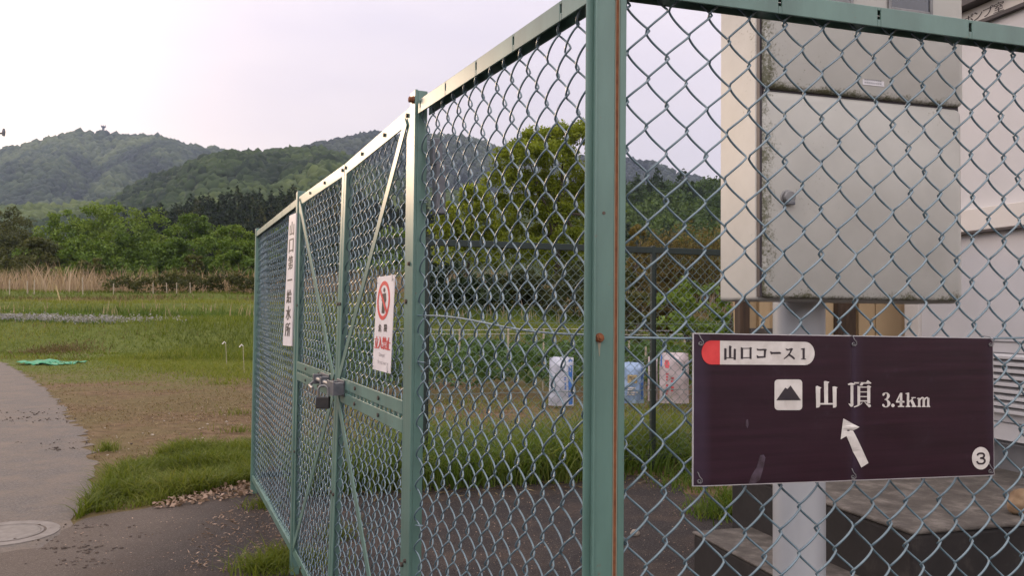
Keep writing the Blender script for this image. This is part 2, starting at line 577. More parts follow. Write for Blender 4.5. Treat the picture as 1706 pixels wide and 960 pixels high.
M['road'] = asphalt('worn_road', (0.062, 0.055, 0.052), (0.115, 0.102, 0.095), (0.190, 0.172, 0.160), (0.165, 0.130, 0.105), 0.42, 0.75, 60, 2.6)
M['apron'] = asphalt('dark_asphalt', (0.016, 0.013, 0.0135), (0.031, 0.026, 0.026), (0.065, 0.056, 0.054), (0.070, 0.050, 0.040), 0.46, 0.72, 90, 2.2, (0.115, 0.092, 0.078))

edge_px = [(-260, 562), (-120, 582), (0, 602), (45, 626), (72, 645), (98, 672), (120, 698), (138, 722), (150, 752), (163, 785), (158, 812), (140, 838), (118, 868), (112, 885)]
edge = [on_z(*p) for p in edge_px]
road = [(-60, edge[0].y)] + [tuple(p) for p in ragged([(e.x, e.y) for e in edge], 0.11, 0.075, 3)] + [(-1.75, 3.6), (-1.2, 1.0), (-1.0, -6), (-60, -6)]
sheet('road', road, 0.004, M['road'])
apron_px = [(-160, 940), (-60, 932), (0, 926), (60, 916), (96, 900), (114, 880), (140, 866), (200, 856), (255, 846), (310, 836), (345, 826), (400, 812), (432, 802), (470, 800)]
ap = [on_z(*p) for p in apron_px]
ap_out = ragged([(e.x, e.y) for e in ap], 0.08, 0.025, 5)
inner_px = [(640, 792), (700, 792), (800, 796), (900, 792), (1000, 790), (1100, 796), (1160, 830), (1240, 850)]
inn = ragged([tuple(on_z(*p))[:2] for p in inner_px], 0.1, 0.05, 6)
apron = [tuple(p) for p in ap_out] + [tuple(p) for p in inn] + [(3.4, 4.6), (4.5, 1.0), (2.5, -5), (-3.6, -5), (-3.6, 2.5)]
sheet('forecourt', apron, 0.008, M['apron'])

# ------------------------------------------------------------------ chain-link
def chain(F, s0, s1, z0, z1, d0, r, sides, name, mat, parent, cw=0.074, ch=0.080, D=0.0075, nsub=8, sag=0.0, warp=None, phase=0.0):
    p = cw / 2
    n = int(round((s1 - s0) / p))
    p = (s1 - s0) / n
    nz = int((z1 - z0) / (ch / 2)) * nsub + 1
    zz = z0 + np.arange(nz) * (ch / 2 / nsub)
    V, Fc = [], []
    base = 0
    o = np.array(F.o); u = np.array(F.u); nn = np.array(F.n)
    for i in range(n):
        jit = rng.normal(0, 0.0012)
        q = (zz - z0) / ch + phase + (0.5 if i % 2 else 0.0)
        fr = q % 1.0
        tri = np.where(fr < 0.5, fr * 4 - 1, 3 - fr * 4)                 # -1 at the left bend, 1 at the right
        x = 0.80 * tri + 0.20 * (-np.cos(2 * np.pi * q))
        dep = np.sin(2 * np.pi * q)
        dep = np.sign(dep) * np.abs(dep) ** 0.6
        wob = 0.0022 * np.sin(q * 2.1 + i * 1.7) + 0.0022 * np.sin(q * 0.73 + i * 0.9) + 0.0035 * np.sin(q * 0.31 + i * 0.13)
        s = s0 + (i + 0.5) * p + x * (p / 2 + 0.0030) + wob + jit
        d = d0 + D * dep + 0.004 * np.sin(zz * 3 + i * 0.21)
        c = o + s[:, None] * u + d[:, None] * nn
        c[:, 2] = zz + jit + 0.0012 * np.sin(i * 2.3)
        if warp is not None:
            c = warp(c, s, zz)
        t = np.gradient(c, axis=0)
        t /= np.linalg.norm(t, axis=1)[:, None]
        b1 = np.cross(t, nn); b1 /= np.linalg.norm(b1, axis=1)[:, None]
        b2 = np.cross(t, b1)
        an = np.arange(sides) * 2 * np.pi / sides
        ring = c[:, None, :] + r * (np.cos(an)[None, :, None] * b1[:, None, :] + np.sin(an)[None, :, None] * b2[:, None, :])
        V.append(ring.reshape(-1, 3))
        a = np.arange(nz - 1)[:, None] * sides; k = np.arange(sides)[None, :]; k2 = (k + 1) % sides
        Fc.append((np.stack([a + k, a + k2, a + sides + k2, a + sides + k], -1) + base).reshape(-1, 4))
        base += nz * sides
    return np_mesh(name, np.concatenate(V), np.concatenate(Fc)[:, ::-1], mat, parent, smooth=True)

TOP = CAM_Z + 0.557
C0 = on_z(1010, -53, TOP); P1 = on_z(694, 168.5, TOP); R0 = on_z(1706, 45, TOP); FA = on_z(427, 386, TOP)
FR = Frame(C0, R0 - C0)                     # front fence, from the corner to the right
FN = Frame(P1, C0 - P1)                     # side panel between the gate post and the corner
FL = Frame(FA, P1 - FA)                     # far side panel and both gate leaves
L_N = (C0 - P1).xy.length
L_L = (P1 - FA).xy.length
S_F2 = FL.s_of(on_z(495, 328, TOP))
S_G = FL.s_of(on_z(576.5, 273, TOP))
ZB = 0.10
RH = 0.036

def slotted_rail(mb, F, s0, s1, z0, z1, slots, d=(-0.004, 0.0), back=-0.030):
    """C-channel with key-shaped slots through its face"""
    hw = 0.0035
    cuts = sorted(slots)
    prev = s0
    zm0, zm1 = z0 + 0.38 * (z1 - z0), z0 + 0.82 * (z1 - z0)
    for c in cuts:
        mb.fbox(F, (prev, c - hw), d, (z0, z1))
        mb.fbox(F, (c - hw, c + hw), d, (z0, zm0))
        mb.fbox(F, (c - hw, c + hw), d, (zm1, z1))
        prev = c + hw
    mb.fbox(F, (prev, s1), d, (z0, z1))
    mb.fbox(F, (s0, s1), (back, d[0]), (z1 - 0.003, z1 - 0.0002))
    mb.fbox(F, (s0, s1), (back - 0.003, back), (z0, z1 - 0.003))

def bolts(F, pts, r, h, name, mat, parent, d=0.0):
    out = []
    for s, z in pts:
        mb = MB()
        mb.disc(F.pt(s, d, z), F.n, r * 1.25, h * 0.3, 12)
        mb.disc(F.pt(s, d + h * 0.3, z), F.n, r, h * 0.7, 6)
        out.append(mb.build(name, mat, parent, bevel=r * 0.12))
    return out

# ---- front fence (with the corner post)
RLEN = 1.75
ff = empty('front_fence', FR.pt(0, 0, 0), 'green chain-link fence panel running right from the rust-streaked corner post, carrying the purple trail sign', 'fence')
def cpx(px, py=480, d=0.006):
    return FR.s_of(FR.px(px, py, d))
sA, sB, sC, sD, sE = cpx(989.5), cpx(990.5), cpx(1023), cpx(1031), cpx(1043)
mb = MB()
mb.fbox(FR, (sA, sC), (-0.004, 0.006), (0.0, TOP + 0.035))
mb.fbox(FR, (cpx(978), sC), (-0.009, -0.0042), (0.0, TOP + 0.03))
o = mb.build('corner_post', M['green'], ff, bevel=0.006, seg=3)
mb = MB()
mb.fbox(FR, (sB - 0.0018, sB + 0.0018), (0.0058, 0.0100), (0.0, TOP + 0.03))
mb.build('folded_edge', M['green'], o, bevel=0.0017, seg=3)
mb = MB()
mb.fbox(FR, (sC + 0.0002, sD - 0.0002), (-0.040, 0.0035), (0.0, TOP + 0.02))
rs = mb.build('rust_seam', M['rust'], o)
mb = MB()
for a in (sC + 0.0003, sD - 0.0017):
    mb.fbox(FR, (a, a + 0.0014), (0.0034, 0.0046), (0.0, TOP + 0.02))
mb.build('rust_stain', M['rust_edge'], rs)
mb = MB()
mb.fbox(FR, (sD, sE), (-0.035, 0.005), (0.0, TOP + 0.01))
mb.build('end_stile', M['green'], ff, bevel=0.003)
# bolt with its rust run
bs, bz = cpx(998.5, 563), FR.px(998.5, 563, 0.006).z
mb = MB()
mb.disc(FR.pt(bs, 0.006, bz), FR.n, 0.0076, 0.002, 16)
mb.disc(FR.pt(bs, 0.008, bz), FR.n, 0.0062, 0.005, 6)
mb.disc(FR.pt(bs - 0.0008, 0.013, bz + 0.0005), FR.n, 0.0028, 0.003, 12)
mb.build('bolt', M['rust'], ff, bevel=0.0006)
mb = MB()
mb.flat([[FR.pt(bs - 0.0034, 0.0061, bz - 0.004), FR.pt(bs - 0.0016, 0.0061, bz - 0.017), FR.pt(bs - 0.0004, 0.0061, bz - 0.029),
          FR.pt(bs + 0.0006, 0.0061, bz - 0.029), FR.pt(bs + 0.0014, 0.0061, bz - 0.016), FR.pt(bs + 0.0036, 0.0061, bz - 0.004)]], FR.n * 0.0003)
mb.build('rust_run', M['rust_edge'], ff)
h0 = FR.s_of(FR.px(1006, 355, 0.006)); hz = FR.px(1006, 355, 0.006).z
mb = MB()
mb.disc(FR.pt(h0, 0.0055, hz), FR.n, 0.0028, 0.0012, 14)
mb.build('bolt_hole', M['bolt'], ff)
mb = MB()
sl = [FR.s_of(FR.px(x, y)) for x, y in ((1146, -20), (1300, 5), (1465, 25), (1617, 46))] + [1.0, 1.2, 1.4, 1.6]
sl = [sl[1] - 0.19 - 0.0] + sl[1:]
slotted_rail(mb, FR, sE + 0.001, RLEN, TOP - RH, TOP, sl)
mb.build('top_rail', M['green'], ff, bevel=0.0012)
mb = MB()
slotted_rail(mb, FR, sE + 0.001, RLEN, ZB, ZB + RH, [])
mb.build('bottom_rail', M['green'], ff, bevel=0.0012)
mb = MB()
mb.fbox(FR, (RLEN, RLEN + 0.05), (-0.045, 0.006), (0.0, TOP + 0.035))
mb.build('end_post', M['green'], ff, bevel=0.005)
# which phase of the mesh: a knot seen at (1078.5,452), row below at +79 px
k1 = FR.px(1078.5, 451, -0.02)
sM0 = sE - 0.010
p_half = 0.037
ph = (FR.s_of(k1) - sM0) / p_half
sM0 = sM0 + ((ph - math.floor(ph)) - 1.0) * p_half
col = round((FR.s_of(k1) - sM0) / p_half) - 1
zlow = ZB + 0.02
# picket 'col' has its right bend at this knot: q = k + .5
want = 0.5 - (0.5 if col % 2 else 0.0)
phs = (want - (k1.z - zlow) / 0.080) % 1.0
nP = int((RLEN - sM0) / p_half)
chain(FR, sM0, sM0 + nP * p_half, zlow, TOP - 0.012, -0.020, 0.0020, 7, 'chain_link_mesh', M['wire'], ff, phase=phs)
mb = MB()
pts = [FR.pt(s, -0.008, FR.px(1043, 563).z - 0.003 * math.sin((s - sE) * 4)) for s in np.linspace(sE - 0.005, RLEN, 30)]
mb.tube(pts, 0.0019, 7)
mb.build('tension_wire', M['wire'], ff, smooth=True)

# ---- side panel next to the corner, with the gate post
sp = empty('side_fence_panel', FN.pt(0, 0, 0), 'green chain-link panel between the gate post with the warm glint and the corner post', 'fence')
mb = MB()
sl = [FN.s_of(FN.px(x, y)) for x, y in ((934, 14), (855, 68), (793, 109), (742, 144), (700, 174))]
slotted_rail(mb, FN, 0.012, L_N - 0.01, TOP - RH, TOP, sl)
mb.build('top_rail', M['green'], sp, bevel=0.0012)
mb = MB()
slotted_rail(mb, FN, 0.012, L_N - 0.01, ZB, ZB + RH, [])
mb.build('bottom_rail', M['green'], sp, bevel=0.0012)
mb = MB()
mb.fbox(FL, (L_L - 0.046, L_L + 0.001), (-0.004, 0.004), (0.0, TOP + 0.032))
mb.fbox(FL, (L_L - 0.003, L_L + 0.001), (-0.030, -0.004), (0.0, TOP + 0.03))
gp = mb.build('gate_post', M['green'], sp, bevel=0.0015)
bolts(FL, [(L_L - 0.012, TOP + 0.006)], 0.008, 0.014, 'bolt', M['rust'], gp, d=0.004)
bolts(FL, [(L_L - 0.030, 1.40), (L_L - 0.030, 0.62)], 0.005, 0.006, 'bolt', M['bolt'], gp, d=0.004)
mb = MB()
mb.fbox(FN, (0.016, 0.052), (-0.066, -0.040), (TOP - 0.30, TOP - 0.17))
mb.fbox(FN, (0.010, 0.040), (-0.060, -0.034), (TOP - 0.17, TOP - 0.10))
mb.build('hinge_box', M['steel_dark'], gp, bevel=0.003)
kn = FN.px(948, 468, -0.012)
chain(FN, 0.008, L_N - 0.004, ZB + 0.02, TOP - 0.012, -0.014, 0.0020, 7, 'chain_link_mesh', M['wire'], sp, phase=0.31)
mb = MB()
zl0, zl1 = FN.px(705, 526).z, FN.px(975, 557).z
n_ = 40
pts = []
for t in np.linspace(0, 1, n_):
    sag = 0.010 * math.sin(t * math.pi * 2.0) - 0.004 * math.sin(t * math.pi)
    pts.append(FN.pt(0.0 + t * (L_N - 0.005), -0.012, zl0 + (zl1 - zl0) * t + sag * 0.6))
mb.tube(pts, 0.0020, 7)
mb.build('tension_wire', M['wire'], sp, smooth=True)
for k in range(4):
    mb = MB()
    z = 0.30 + k * 0.42
    a0 = FN.pt(0.004, -0.012, z)
    mb.tube([a0, FN.pt(0.02, -0.006, z + 0.004), FN.pt(0.03, -0.020, z + 0.002), FN.pt(0.02, -0.028, z), FN.pt(0.004, -0.02, z)], 0.0016, 6)
    mb.build('wire_tie', M['wire'], sp, smooth=True)

# ---- gate leaves
def make_leaf(name, label, hinge, free, tilt):
    """hinge, free: positions along FL; the free side leans a little out of plane"""
    L = abs(free - hinge)
    sg = 1 if free > hinge else -1
    e = empty(name, FL.pt(hinge, 0, 0), label, 'gate')
    nvec = np.array(FL.n)
    def lean(c, s, z):
        k = np.clip((s - hinge) / (free - hinge), 0, 1) * tilt * (0.5 - (z - ZB) / (TOP - ZB))
        return c + k[:, None] * nvec
    def leanv(mb):
        for i, v in enumerate(mb.v):
            s = (v - FL.o).dot(FL.u)
            k = min(max((s - hinge) / (free - hinge), 0), 1) * tilt * (0.5 - (v.z - ZB) / (TOP - ZB))
            mb.v[i] = v + FL.n * k
        return mb
    g = 0.003
    w = 0.042
    zt, zb = TOP, ZB + 0.01
    def span(a, b):
        x, y = hinge + sg * a, hinge + sg * b
        return (min(x, y), max(x, y))
    zm1, zm0 = 1.032, 0.945
    mb = MB(); mb.fbox(FL, span(g, g + w), (-0.004, 0.0), (zb, zt)); mb.fbox(FL, span(g, g + 0.004), (-0.032, -0.004), (zb, zt))
    leanv(mb).build('stile', M['green'], e, bevel=0.0012)
    mb = MB(); mb.fbox(FL, span(L - g - w * 0.85, L - g), (-0.004, 0.0), (zb, zt)); mb.fbox(FL, span(L - g - 0.004, L - g), (-0.032, -0.004), (zb, zt))
    leanv(mb).build('stile', M['green'], e, bevel=0.0012)
    mb = MB(); mb.fbox(FL, span(g + w, L - g - w * 0.85), (-0.004, 0.0), (zt - 0.044, zt)); mb.fbox(FL, span(g + w, L - g - w * .85), (-0.030, -0.004), (zt - 0.004, zt))
    leanv(mb).build('top_rail', M['green'], e, bevel=0.0012)
    mb = MB(); mb.fbox(FL, span(g + w, L - g - w * 0.85), (-0.004, 0.0), (zb, zb + 0.04)); mb.fbox(FL, span(g + w, L - g - w * .85), (-0.030, -0.004), (zb, zb + 0.004))
    leanv(mb).build('bottom_rail', M['green'], e, bevel=0.0012)
    mb = MB()
    a0, a1 = g + w, L - g - w * 0.85
    mb.fbox(FL, span(a0, a1), (-0.004, 0.001), (zm1 - 0.037, zm1))
    mb.fbox(FL, span(a0, a1), (-0.004, 0.001), (zm0, zm0 + 0.037))
    k = a0
    while k < a1:
        mb.fbox(FL, span(k, min(k + 0.022, a1)), (-0.012, -0.006), (zm0 + 0.030, zm1 - 0.030))
        k += 0.052
    leanv(mb).build('middle_rail', M['green'], e, bevel=0.001)
    for (p, q) in (((hinge + sg * (g + w * 0.9), zt - 0.035), (hinge + sg * (L - 0.045), zm1 - 0.01)), ((hinge + sg * (L - 0.045), zm0 + 0.01), (hinge + sg * (g + w * 0.9), zb + 0.035))):
        mb = MB(); mb.bar(FL, p, q, 0.034, (0.0012, 0.0050))
        leanv(mb).build('brace', M['green'], e, bevel=0.001)
    for (s, z) in [(0.30, zt - .02), (0.62, zt - .02), (0.30, zm1 - .018), (0.62, zm1 - .018), (0.30, zm0 + .018), (0.62, zm0 + .018), (0.035, zt - .02), (L - .03, zt - .02), (0.02, 1.30), (L - .022, 1.30), (0.02, 0.6), (L - .022, 0.6), (0.3, zb + .02), (0.62, zb + .02)]:
        mb = MB()
        p = FL.pt(hinge + sg * s, 0.0008, z)
        mb.disc(p, FL.n, 0.0065, 0.005, 8)
        leanv(mb).build('bolt', M['bolt'], e)
    lo, hi = min(hinge + sg * g, free - sg * g), max(hinge + sg * g, free - sg * g)
    chain(FL, lo + 0.008, hi - 0.008, zb + 0.006, zt - 0.012, -0.018, 0.0020, 6, 'chain_link_mesh', M['wire'], e, nsub=6, warp=lean, phase=rng.random())
    return e, leanv

g1, lean1 = make_leaf('gate_leaf', 'nearer green mesh gate leaf, with the red and white warning sign', L_L - 0.047, S_G, 0.035)
g2, lean2 = make_leaf('gate_leaf', 'farther green mesh gate leaf, between the gate sign board and the padlock', S_F2, S_G, 0.035)

# rusty patch on the middle of the far leaf
mb = MB()
mb.fbox(FL, (S_G - 0.085, S_G - 0.045), (0.001, 0.0018), (0.985, 1.03))
lean2(mb).build('rusty_patch', M['rust'], g2)
# sliding bolt on both leaves
def to_leaf(mb): return lean1(mb)
zb_ = 1.005
mb = MB(); mb.fbox(FL, (S_G - 0.30, S_G - 0.12), (0.002, 0.006), (zb_ - 0.03, zb_ + 0.022)); mb.fbox(FL, (S_G - 0.30, S_G - 0.27), (0.006, 0.036), (zb_ - 0.024, zb_ + 0.014)); mb.fbox(FL, (S_G - 0.15, S_G - 0.12), (0.006, 0.036), (zb_ - 0.024, zb_ + 0.014))
lt = mb.build('latch', M['steel_dark'], g2, bevel=0.0015)
mb = MB(); mb.tube([FL.pt(S_G - 0.31, 0.022, zb_ - 0.004), FL.pt(S_G + 0.12, 0.022, zb_ - 0.004)], 0.009, 12)
mb.tube([FL.pt(S_G - 0.29, 0.022, zb_ - 0.004), FL.pt(S_G - 0.285, 0.05, zb_ - 0.03), FL.pt(S_G - 0.2, 0.052, zb_ - 0.034)], 0.006, 8)
mb.build('slide_bolt', M['steel_light'], lt, smooth=True)
mb = MB(); mb.fbox(FL, (S_G + 0.035, S_G + 0.155), (0.002, 0.006), (zb_ - 0.036, zb_ + 0.022)); mb.fbox(FL, (S_G + 0.035, S_G + 0.065), (0.006, 0.038), (zb_ - 0.03, zb_ + 0.014)); mb.fbox(FL, (S_G + 0.125, S_G + 0.155), (0.006, 0.038), (zb_ - 0.03, zb_ + 0.014))
mb.fbox(FL, (S_G + 0.035, S_G + 0.155), (0.0381, 0.042), (zb_ - 0.032, zb_ + 0.018))
mb.build('latch', M['steel_dark'], g1, bevel=0.0015)
# padlock
lp = FL.pt(S_G + 0.065, 0.060, zb_ - 0.062)
pl = empty('padlock', lp, 'dark padlock with a bright shackle hanging from the gate latch', 'padlock')
FP = Frame(lp, ray(550, 660).cross(Vector((0, 0, 1))) * 1.0 + FL.u * 0.4)
mb = MB(); mb.fbox(FP, (-0.025, 0.025), (-0.010, 0.010), (lp.z - 0.022, lp.z + 0.020))
mb.build('body', M['lock_body'], pl, bevel=0.003)
mb = MB()
arc = [FP.pt(-0.019, 0, lp.z + 0.018)] + [FP.pt(-0.019 * math.cos(a), 0, lp.z + 0.042 + 0.019 * math.sin(a)) for a in np.linspace(0, math.pi, 13)] + [FP.pt(0.019, 0, lp.z + 0.018)]
mb.tube(arc, 0.0042, 10)
mb.build('shackle', M['steel_light'], pl, smooth=True)

# ---- far side panel
fp = empty('side_fence_panel', FL.pt(0, 0, 0), 'farthest green chain-link panel beyond the gate, with the narrow white name board', 'fence')
mb = MB(); mb.fbox(FL, (-0.03, 0.02), (-0.04, 0.004), (0.0, TOP + 0.022)); mb.build('post', M['green'], fp, bevel=0.004)
mb = MB(); mb.fbox(FL, (S_F2 - 0.05, S_F2 - 0.002), (-0.035, 0.006), (0.0, TOP + 0.03)); mb.build('post', M['green'], fp, bevel=0.004)
mb = MB(); slotted_rail(mb, FL, 0.02, S_F2 - 0.05, TOP - RH, TOP, [0.25, 0.6, 0.95, 1.3, 1.6]); mb.build('top_rail', M['green'], fp, bevel=0.0012)
mb = MB(); slotted_rail(mb, FL, 0.02, S_F2 - 0.05, ZB, ZB + RH, []); mb.build('bottom_rail', M['green'], fp, bevel=0.0012)
chain(FL, 0.015, S_F2 - 0.04, ZB + 0.02, TOP - 0.012, -0.018, 0.0021, 5, 'chain_link_mesh', M['wire'], fp, nsub=5, phase=0.2)

# ---- back fence
ub = Vector((math.cos(math.radians(17.0)), math.sin(math.radians(17.0)), 0))
FB = Frame(FA + Vector((0.02, 0.06, 0)), ub)
bf = empty('back_fence', FB.pt(0, 0, 0), 'darker green chain-link fence along the back of the compound, in front of the vegetable plot', 'fence')
LB = 6.6
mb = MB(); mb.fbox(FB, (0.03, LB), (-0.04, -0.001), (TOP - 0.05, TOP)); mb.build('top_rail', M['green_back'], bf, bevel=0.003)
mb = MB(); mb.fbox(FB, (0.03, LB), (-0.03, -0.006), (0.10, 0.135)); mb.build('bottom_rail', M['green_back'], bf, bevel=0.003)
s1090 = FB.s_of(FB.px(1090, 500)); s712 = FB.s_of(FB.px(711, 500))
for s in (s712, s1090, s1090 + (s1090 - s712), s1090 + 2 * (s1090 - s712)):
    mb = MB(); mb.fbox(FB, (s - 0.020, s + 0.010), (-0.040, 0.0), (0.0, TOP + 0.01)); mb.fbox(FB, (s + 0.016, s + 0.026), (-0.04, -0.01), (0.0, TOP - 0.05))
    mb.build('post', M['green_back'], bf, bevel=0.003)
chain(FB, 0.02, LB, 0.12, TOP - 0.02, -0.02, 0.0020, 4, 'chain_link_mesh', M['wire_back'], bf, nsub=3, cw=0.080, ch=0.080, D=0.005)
mb = MB()
for z in (1.20, 0.66):
    mb.tube([FB.pt(s, -0.005, z) for s in np.linspace(0, LB, 12)], 0.0022, 6)
mb.build('tension_wire', M['wire_back'], bf)

# ------------------------------------------------------------------ lettering
def text_polys(txt):
    """outline mesh of one string from the built-in font: verts (n,2) normalised to its box, faces"""
    cu = bpy.data.curves.new('tmp', 'FONT')
    cu.body = txt
    cu.size = 1.0
    cu.resolution_u = 4
    ob = bpy.data.objects.new('tmp', cu)
    COL.objects.link(ob)
    dg = bpy.context.evaluated_depsgraph_get()
    me = bpy.data.meshes.new_from_object(ob.evaluated_get(dg))
    v = np.array([tuple(q.co)[:2] for q in me.vertices]) if len(me.vertices) else np.zeros((0, 2))
    f = [list(p.vertices) for p in me.polygons]
    bpy.data.objects.remove(ob)
    bpy.data.curves.remove(cu)
    bpy.data.meshes.remove(me)
    if len(v):
        lo, hi = v.min(0), v.max(0)
        v = (v - lo) / np.maximum(hi - lo, 1e-6)
    return v, f

class Quad:
    """a sign face with four corners (top-left, top-right, bottom-right, bottom-left)"""
    def __init__(self, tl, tr, br, bl, n):
        self.c = [Vector(p) for p in (tl, tr, br, bl)]
        self.n = Vector(n).normalized()
    def pt(self, s, t, d=0.0):
        a, b, c, e = self.c
        return (a * (1 - s) + b * s) * (1 - t) + (e * (1 - s) + c * s) * t + self.n * d
    def text(self, mb, txt, s0, t0, s1, t1, d, bold=0.0):
        v, f = text_polys(txt)
        shifts = [(0, 0)] if not bold else [(-bold, 0), (bold, 0), (0, 0)]
        for k, (dx, dy) in enumerate(shifts):
            b = len(mb.v)
            for x, y in v:
                mb.v.append(self.pt(s0 + (s1 - s0) * x + dx, t1 + (t0 - t1) * y + dy, d + k * 0.00025))
            mb.f += [[b + i for i in q] for q in f]
            mb.m += [0] * len(f)
    def poly(self, mb, pts, d, th=0.0004):
        mb.flat([[self.pt(s, t, d) for s, t in pts]], self.n * th)
    def board(self, mb, th, n=6):
        for i in range(1):
            f = [self.pt(s, t, 0) for s, t in ((0, 1), (1, 1), (1, 0), (0, 0))]
            k = [p - self.n * th for p in f]
            mb.hexa(k + f)

def tie_loop(mb, F, s, z, d, r=0.006):
    pts = [F.pt(s - r * 0.3, d - 0.022, z + r * 2.2), F.pt(s - r * 0.4, d + 0.002, z + r * 1.9), F.pt(s - 0.1 * r, d + 0.004, z + r * 0.9), F.pt(s + r * 0.5, d + 0.005, z + 0.2 * r),
           F.pt(s + r * 0.55, d + 0.005, z - r * 0.5), F.pt(s + r * 0.1, d + 0.0045, z - r * 0.95), F.pt(s - r * 0.35, d + 0.003, z - r * 0.6), F.pt(s - r * 0.2, d - 0.002, z - 0.2 * r)]
    mb.tube(pts, 0.0008, 6)

# ---- purple trail sign
DS = 0.010
q4 = [FR.px(*p, d=DS) for p in ((1157, 555), (1657, 563), (1657, 793), (1155, 812))]
sl_, sr_ = (FR.s_of(q4[0]) + FR.s_of(q4[3])) / 2, (FR.s_of(q4[1]) + FR.s_of(q4[2])) / 2
zt0, zt1, zbl, zbr = q4[0].z, q4[1].z, q4[3].z, q4[2].z
s_cr = FR.s_of(FR.px(1422, 680, DS))
def sheet_d(s):
    """depth of the sign sheet: pressed flat, with a sharp crease and slightly curled edges"""
    a = abs(s - s_cr)
    d = -0.0030 * math.exp(-a / 0.007)
    d += -0.0035 * math.exp(-(s - sl_) / 0.012)
    d += -0.0015 * math.exp(-(sr_ - s) / 0.010)
    return DS + d
def sign_pt(px, py, lift):
    P = FR.px(px, py, DS)
    s = FR.s_of(P)
    return FR.pt(s, sheet_d(s) + lift, P.z)
def sign_mat():
    m, nd, lk, b = mat_new('dark_purple_film')
    n1 = noise_node(nd, lk, 30, 6, 0.6, stretch=(0.12, 0.12, 3.0))
    r1 = ramp_node(nd, [(0.35, (0.017, 0.0055, 0.0105)), (0.65, (0.029, 0.0095, 0.0180))])
    lk.new(n1.outputs['Fac'], r1.inputs['Fac'])
    n2 = noise_node(nd, lk, 14, 5, 0.65)
    r2 = ramp_node(nd, [(0.62, (0, 0, 0)), (0.85, (0.5, 0.5, 0.5))])
    lk.new(n2.outputs['Fac'], r2.inputs['Fac'])
    c = mix_node(nd, lk, r2.outputs['Color'], r1.outputs['Color'], (0.07, 0.05, 0.08))
    # bluish sky sheen painted into the film colour along the side edges and crease
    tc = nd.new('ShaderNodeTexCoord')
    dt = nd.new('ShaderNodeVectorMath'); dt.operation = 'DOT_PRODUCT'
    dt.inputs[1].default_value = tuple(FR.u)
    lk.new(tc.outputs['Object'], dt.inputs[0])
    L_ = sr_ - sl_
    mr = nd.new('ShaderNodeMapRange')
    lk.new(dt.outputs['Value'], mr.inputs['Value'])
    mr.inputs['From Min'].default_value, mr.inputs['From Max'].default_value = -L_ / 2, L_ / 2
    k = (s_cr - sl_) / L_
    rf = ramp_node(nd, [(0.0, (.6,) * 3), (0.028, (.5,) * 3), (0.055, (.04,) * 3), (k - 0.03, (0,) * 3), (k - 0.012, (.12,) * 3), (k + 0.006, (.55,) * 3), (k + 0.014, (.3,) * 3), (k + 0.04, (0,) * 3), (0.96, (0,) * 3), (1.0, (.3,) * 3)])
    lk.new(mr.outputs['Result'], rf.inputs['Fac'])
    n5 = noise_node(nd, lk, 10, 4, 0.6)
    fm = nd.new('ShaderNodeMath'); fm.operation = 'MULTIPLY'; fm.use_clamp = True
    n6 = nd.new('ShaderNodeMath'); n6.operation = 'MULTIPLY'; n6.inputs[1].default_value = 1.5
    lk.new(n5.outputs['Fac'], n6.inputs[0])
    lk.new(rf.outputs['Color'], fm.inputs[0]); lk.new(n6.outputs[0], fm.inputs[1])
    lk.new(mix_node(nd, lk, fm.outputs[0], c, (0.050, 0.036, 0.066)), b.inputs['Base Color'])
    rr_ = ramp_node(nd, [(0.3, (0.36,) * 3), (0.7, (0.5,) * 3)])
    lk.new(n2.outputs['Fac'], rr_.inputs['Fac'])
    lk.new(rr_.outputs['Color'], b.inputs['Roughness'])
    b.inputs['Specular IOR Level'].default_value = 0.28
    bump(nd, lk, b, n2.outputs['Fac'], 0.06, 0.004)
    return m
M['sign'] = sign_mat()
M['aluminium'] = simple_mat('aluminium_sheet', [(0.3, (0.45, 0.44, 0.46)), (0.7, (0.6, 0.58, 0.6))], 30, 0.45, metal=0.5)
ts = empty('trail_sign', FR.pt((sl_ + sr_) / 2, DS, zbl), 'dark purple trail sign with white arrow and summit distance, wired to the fence', 'sign')
ss = sorted(set(list(np.linspace(sl_, sr_, 60)) + list(s_cr + np.array([-.02, -.012, -.008, -.005, -.003, -.0015, 0, .0015, .003, .005, .008, .012, .02])) + list(sl_ + np.array([.002, .004, .007, .011, .016])) + list(sr_ - np.array([.002, .004, .007, .012]))))
ztop = lambda s: zt0 + (zt1 - zt0) * (s - sl_) / (sr_ - sl_)
zbot = lambda s: zbl + (zbr - zbl) * (s - sl_) / (sr_ - sl_)
def sheet_mesh(name, mat, lift, th, inset):
    vv, fv = [], []
    K = len(ss)
    for s in ss:
        s_ = min(max(s, sl_ + inset), sr_ - inset)
        d = sheet_d(s_) + lift
        a, b = ztop(s_) - inset, zbot(s_) + inset
        vv += [FR.pt(s_, d, a), FR.pt(s_, d, b), FR.pt(s_, d - th, a), FR.pt(s_, d - th, b)]
    for i in range(K - 1):
        p, q = 4 * i, 4 * i + 4
        fv += [(p, p + 1, q + 1, q), (p + 2, q + 2, q + 3, p + 3), (p, q, q + 2, p + 2), (p + 1, p + 3, q + 3, q + 1)]
    fv += [(0, 2, 3, 1), (4 * K - 4, 4 * K - 3, 4 * K - 1, 4 * K - 2)]
    m_ = MB(); m_.solid(vv, fv)
    return m_.build(name, mat, ts, smooth=True)
sheet_mesh('backing_sheet', M['aluminium'], -0.0004, 0.0022, 0.0)
sheet_mesh('face_film', M['sign'], 0.0, 0.0003, 0.0016)

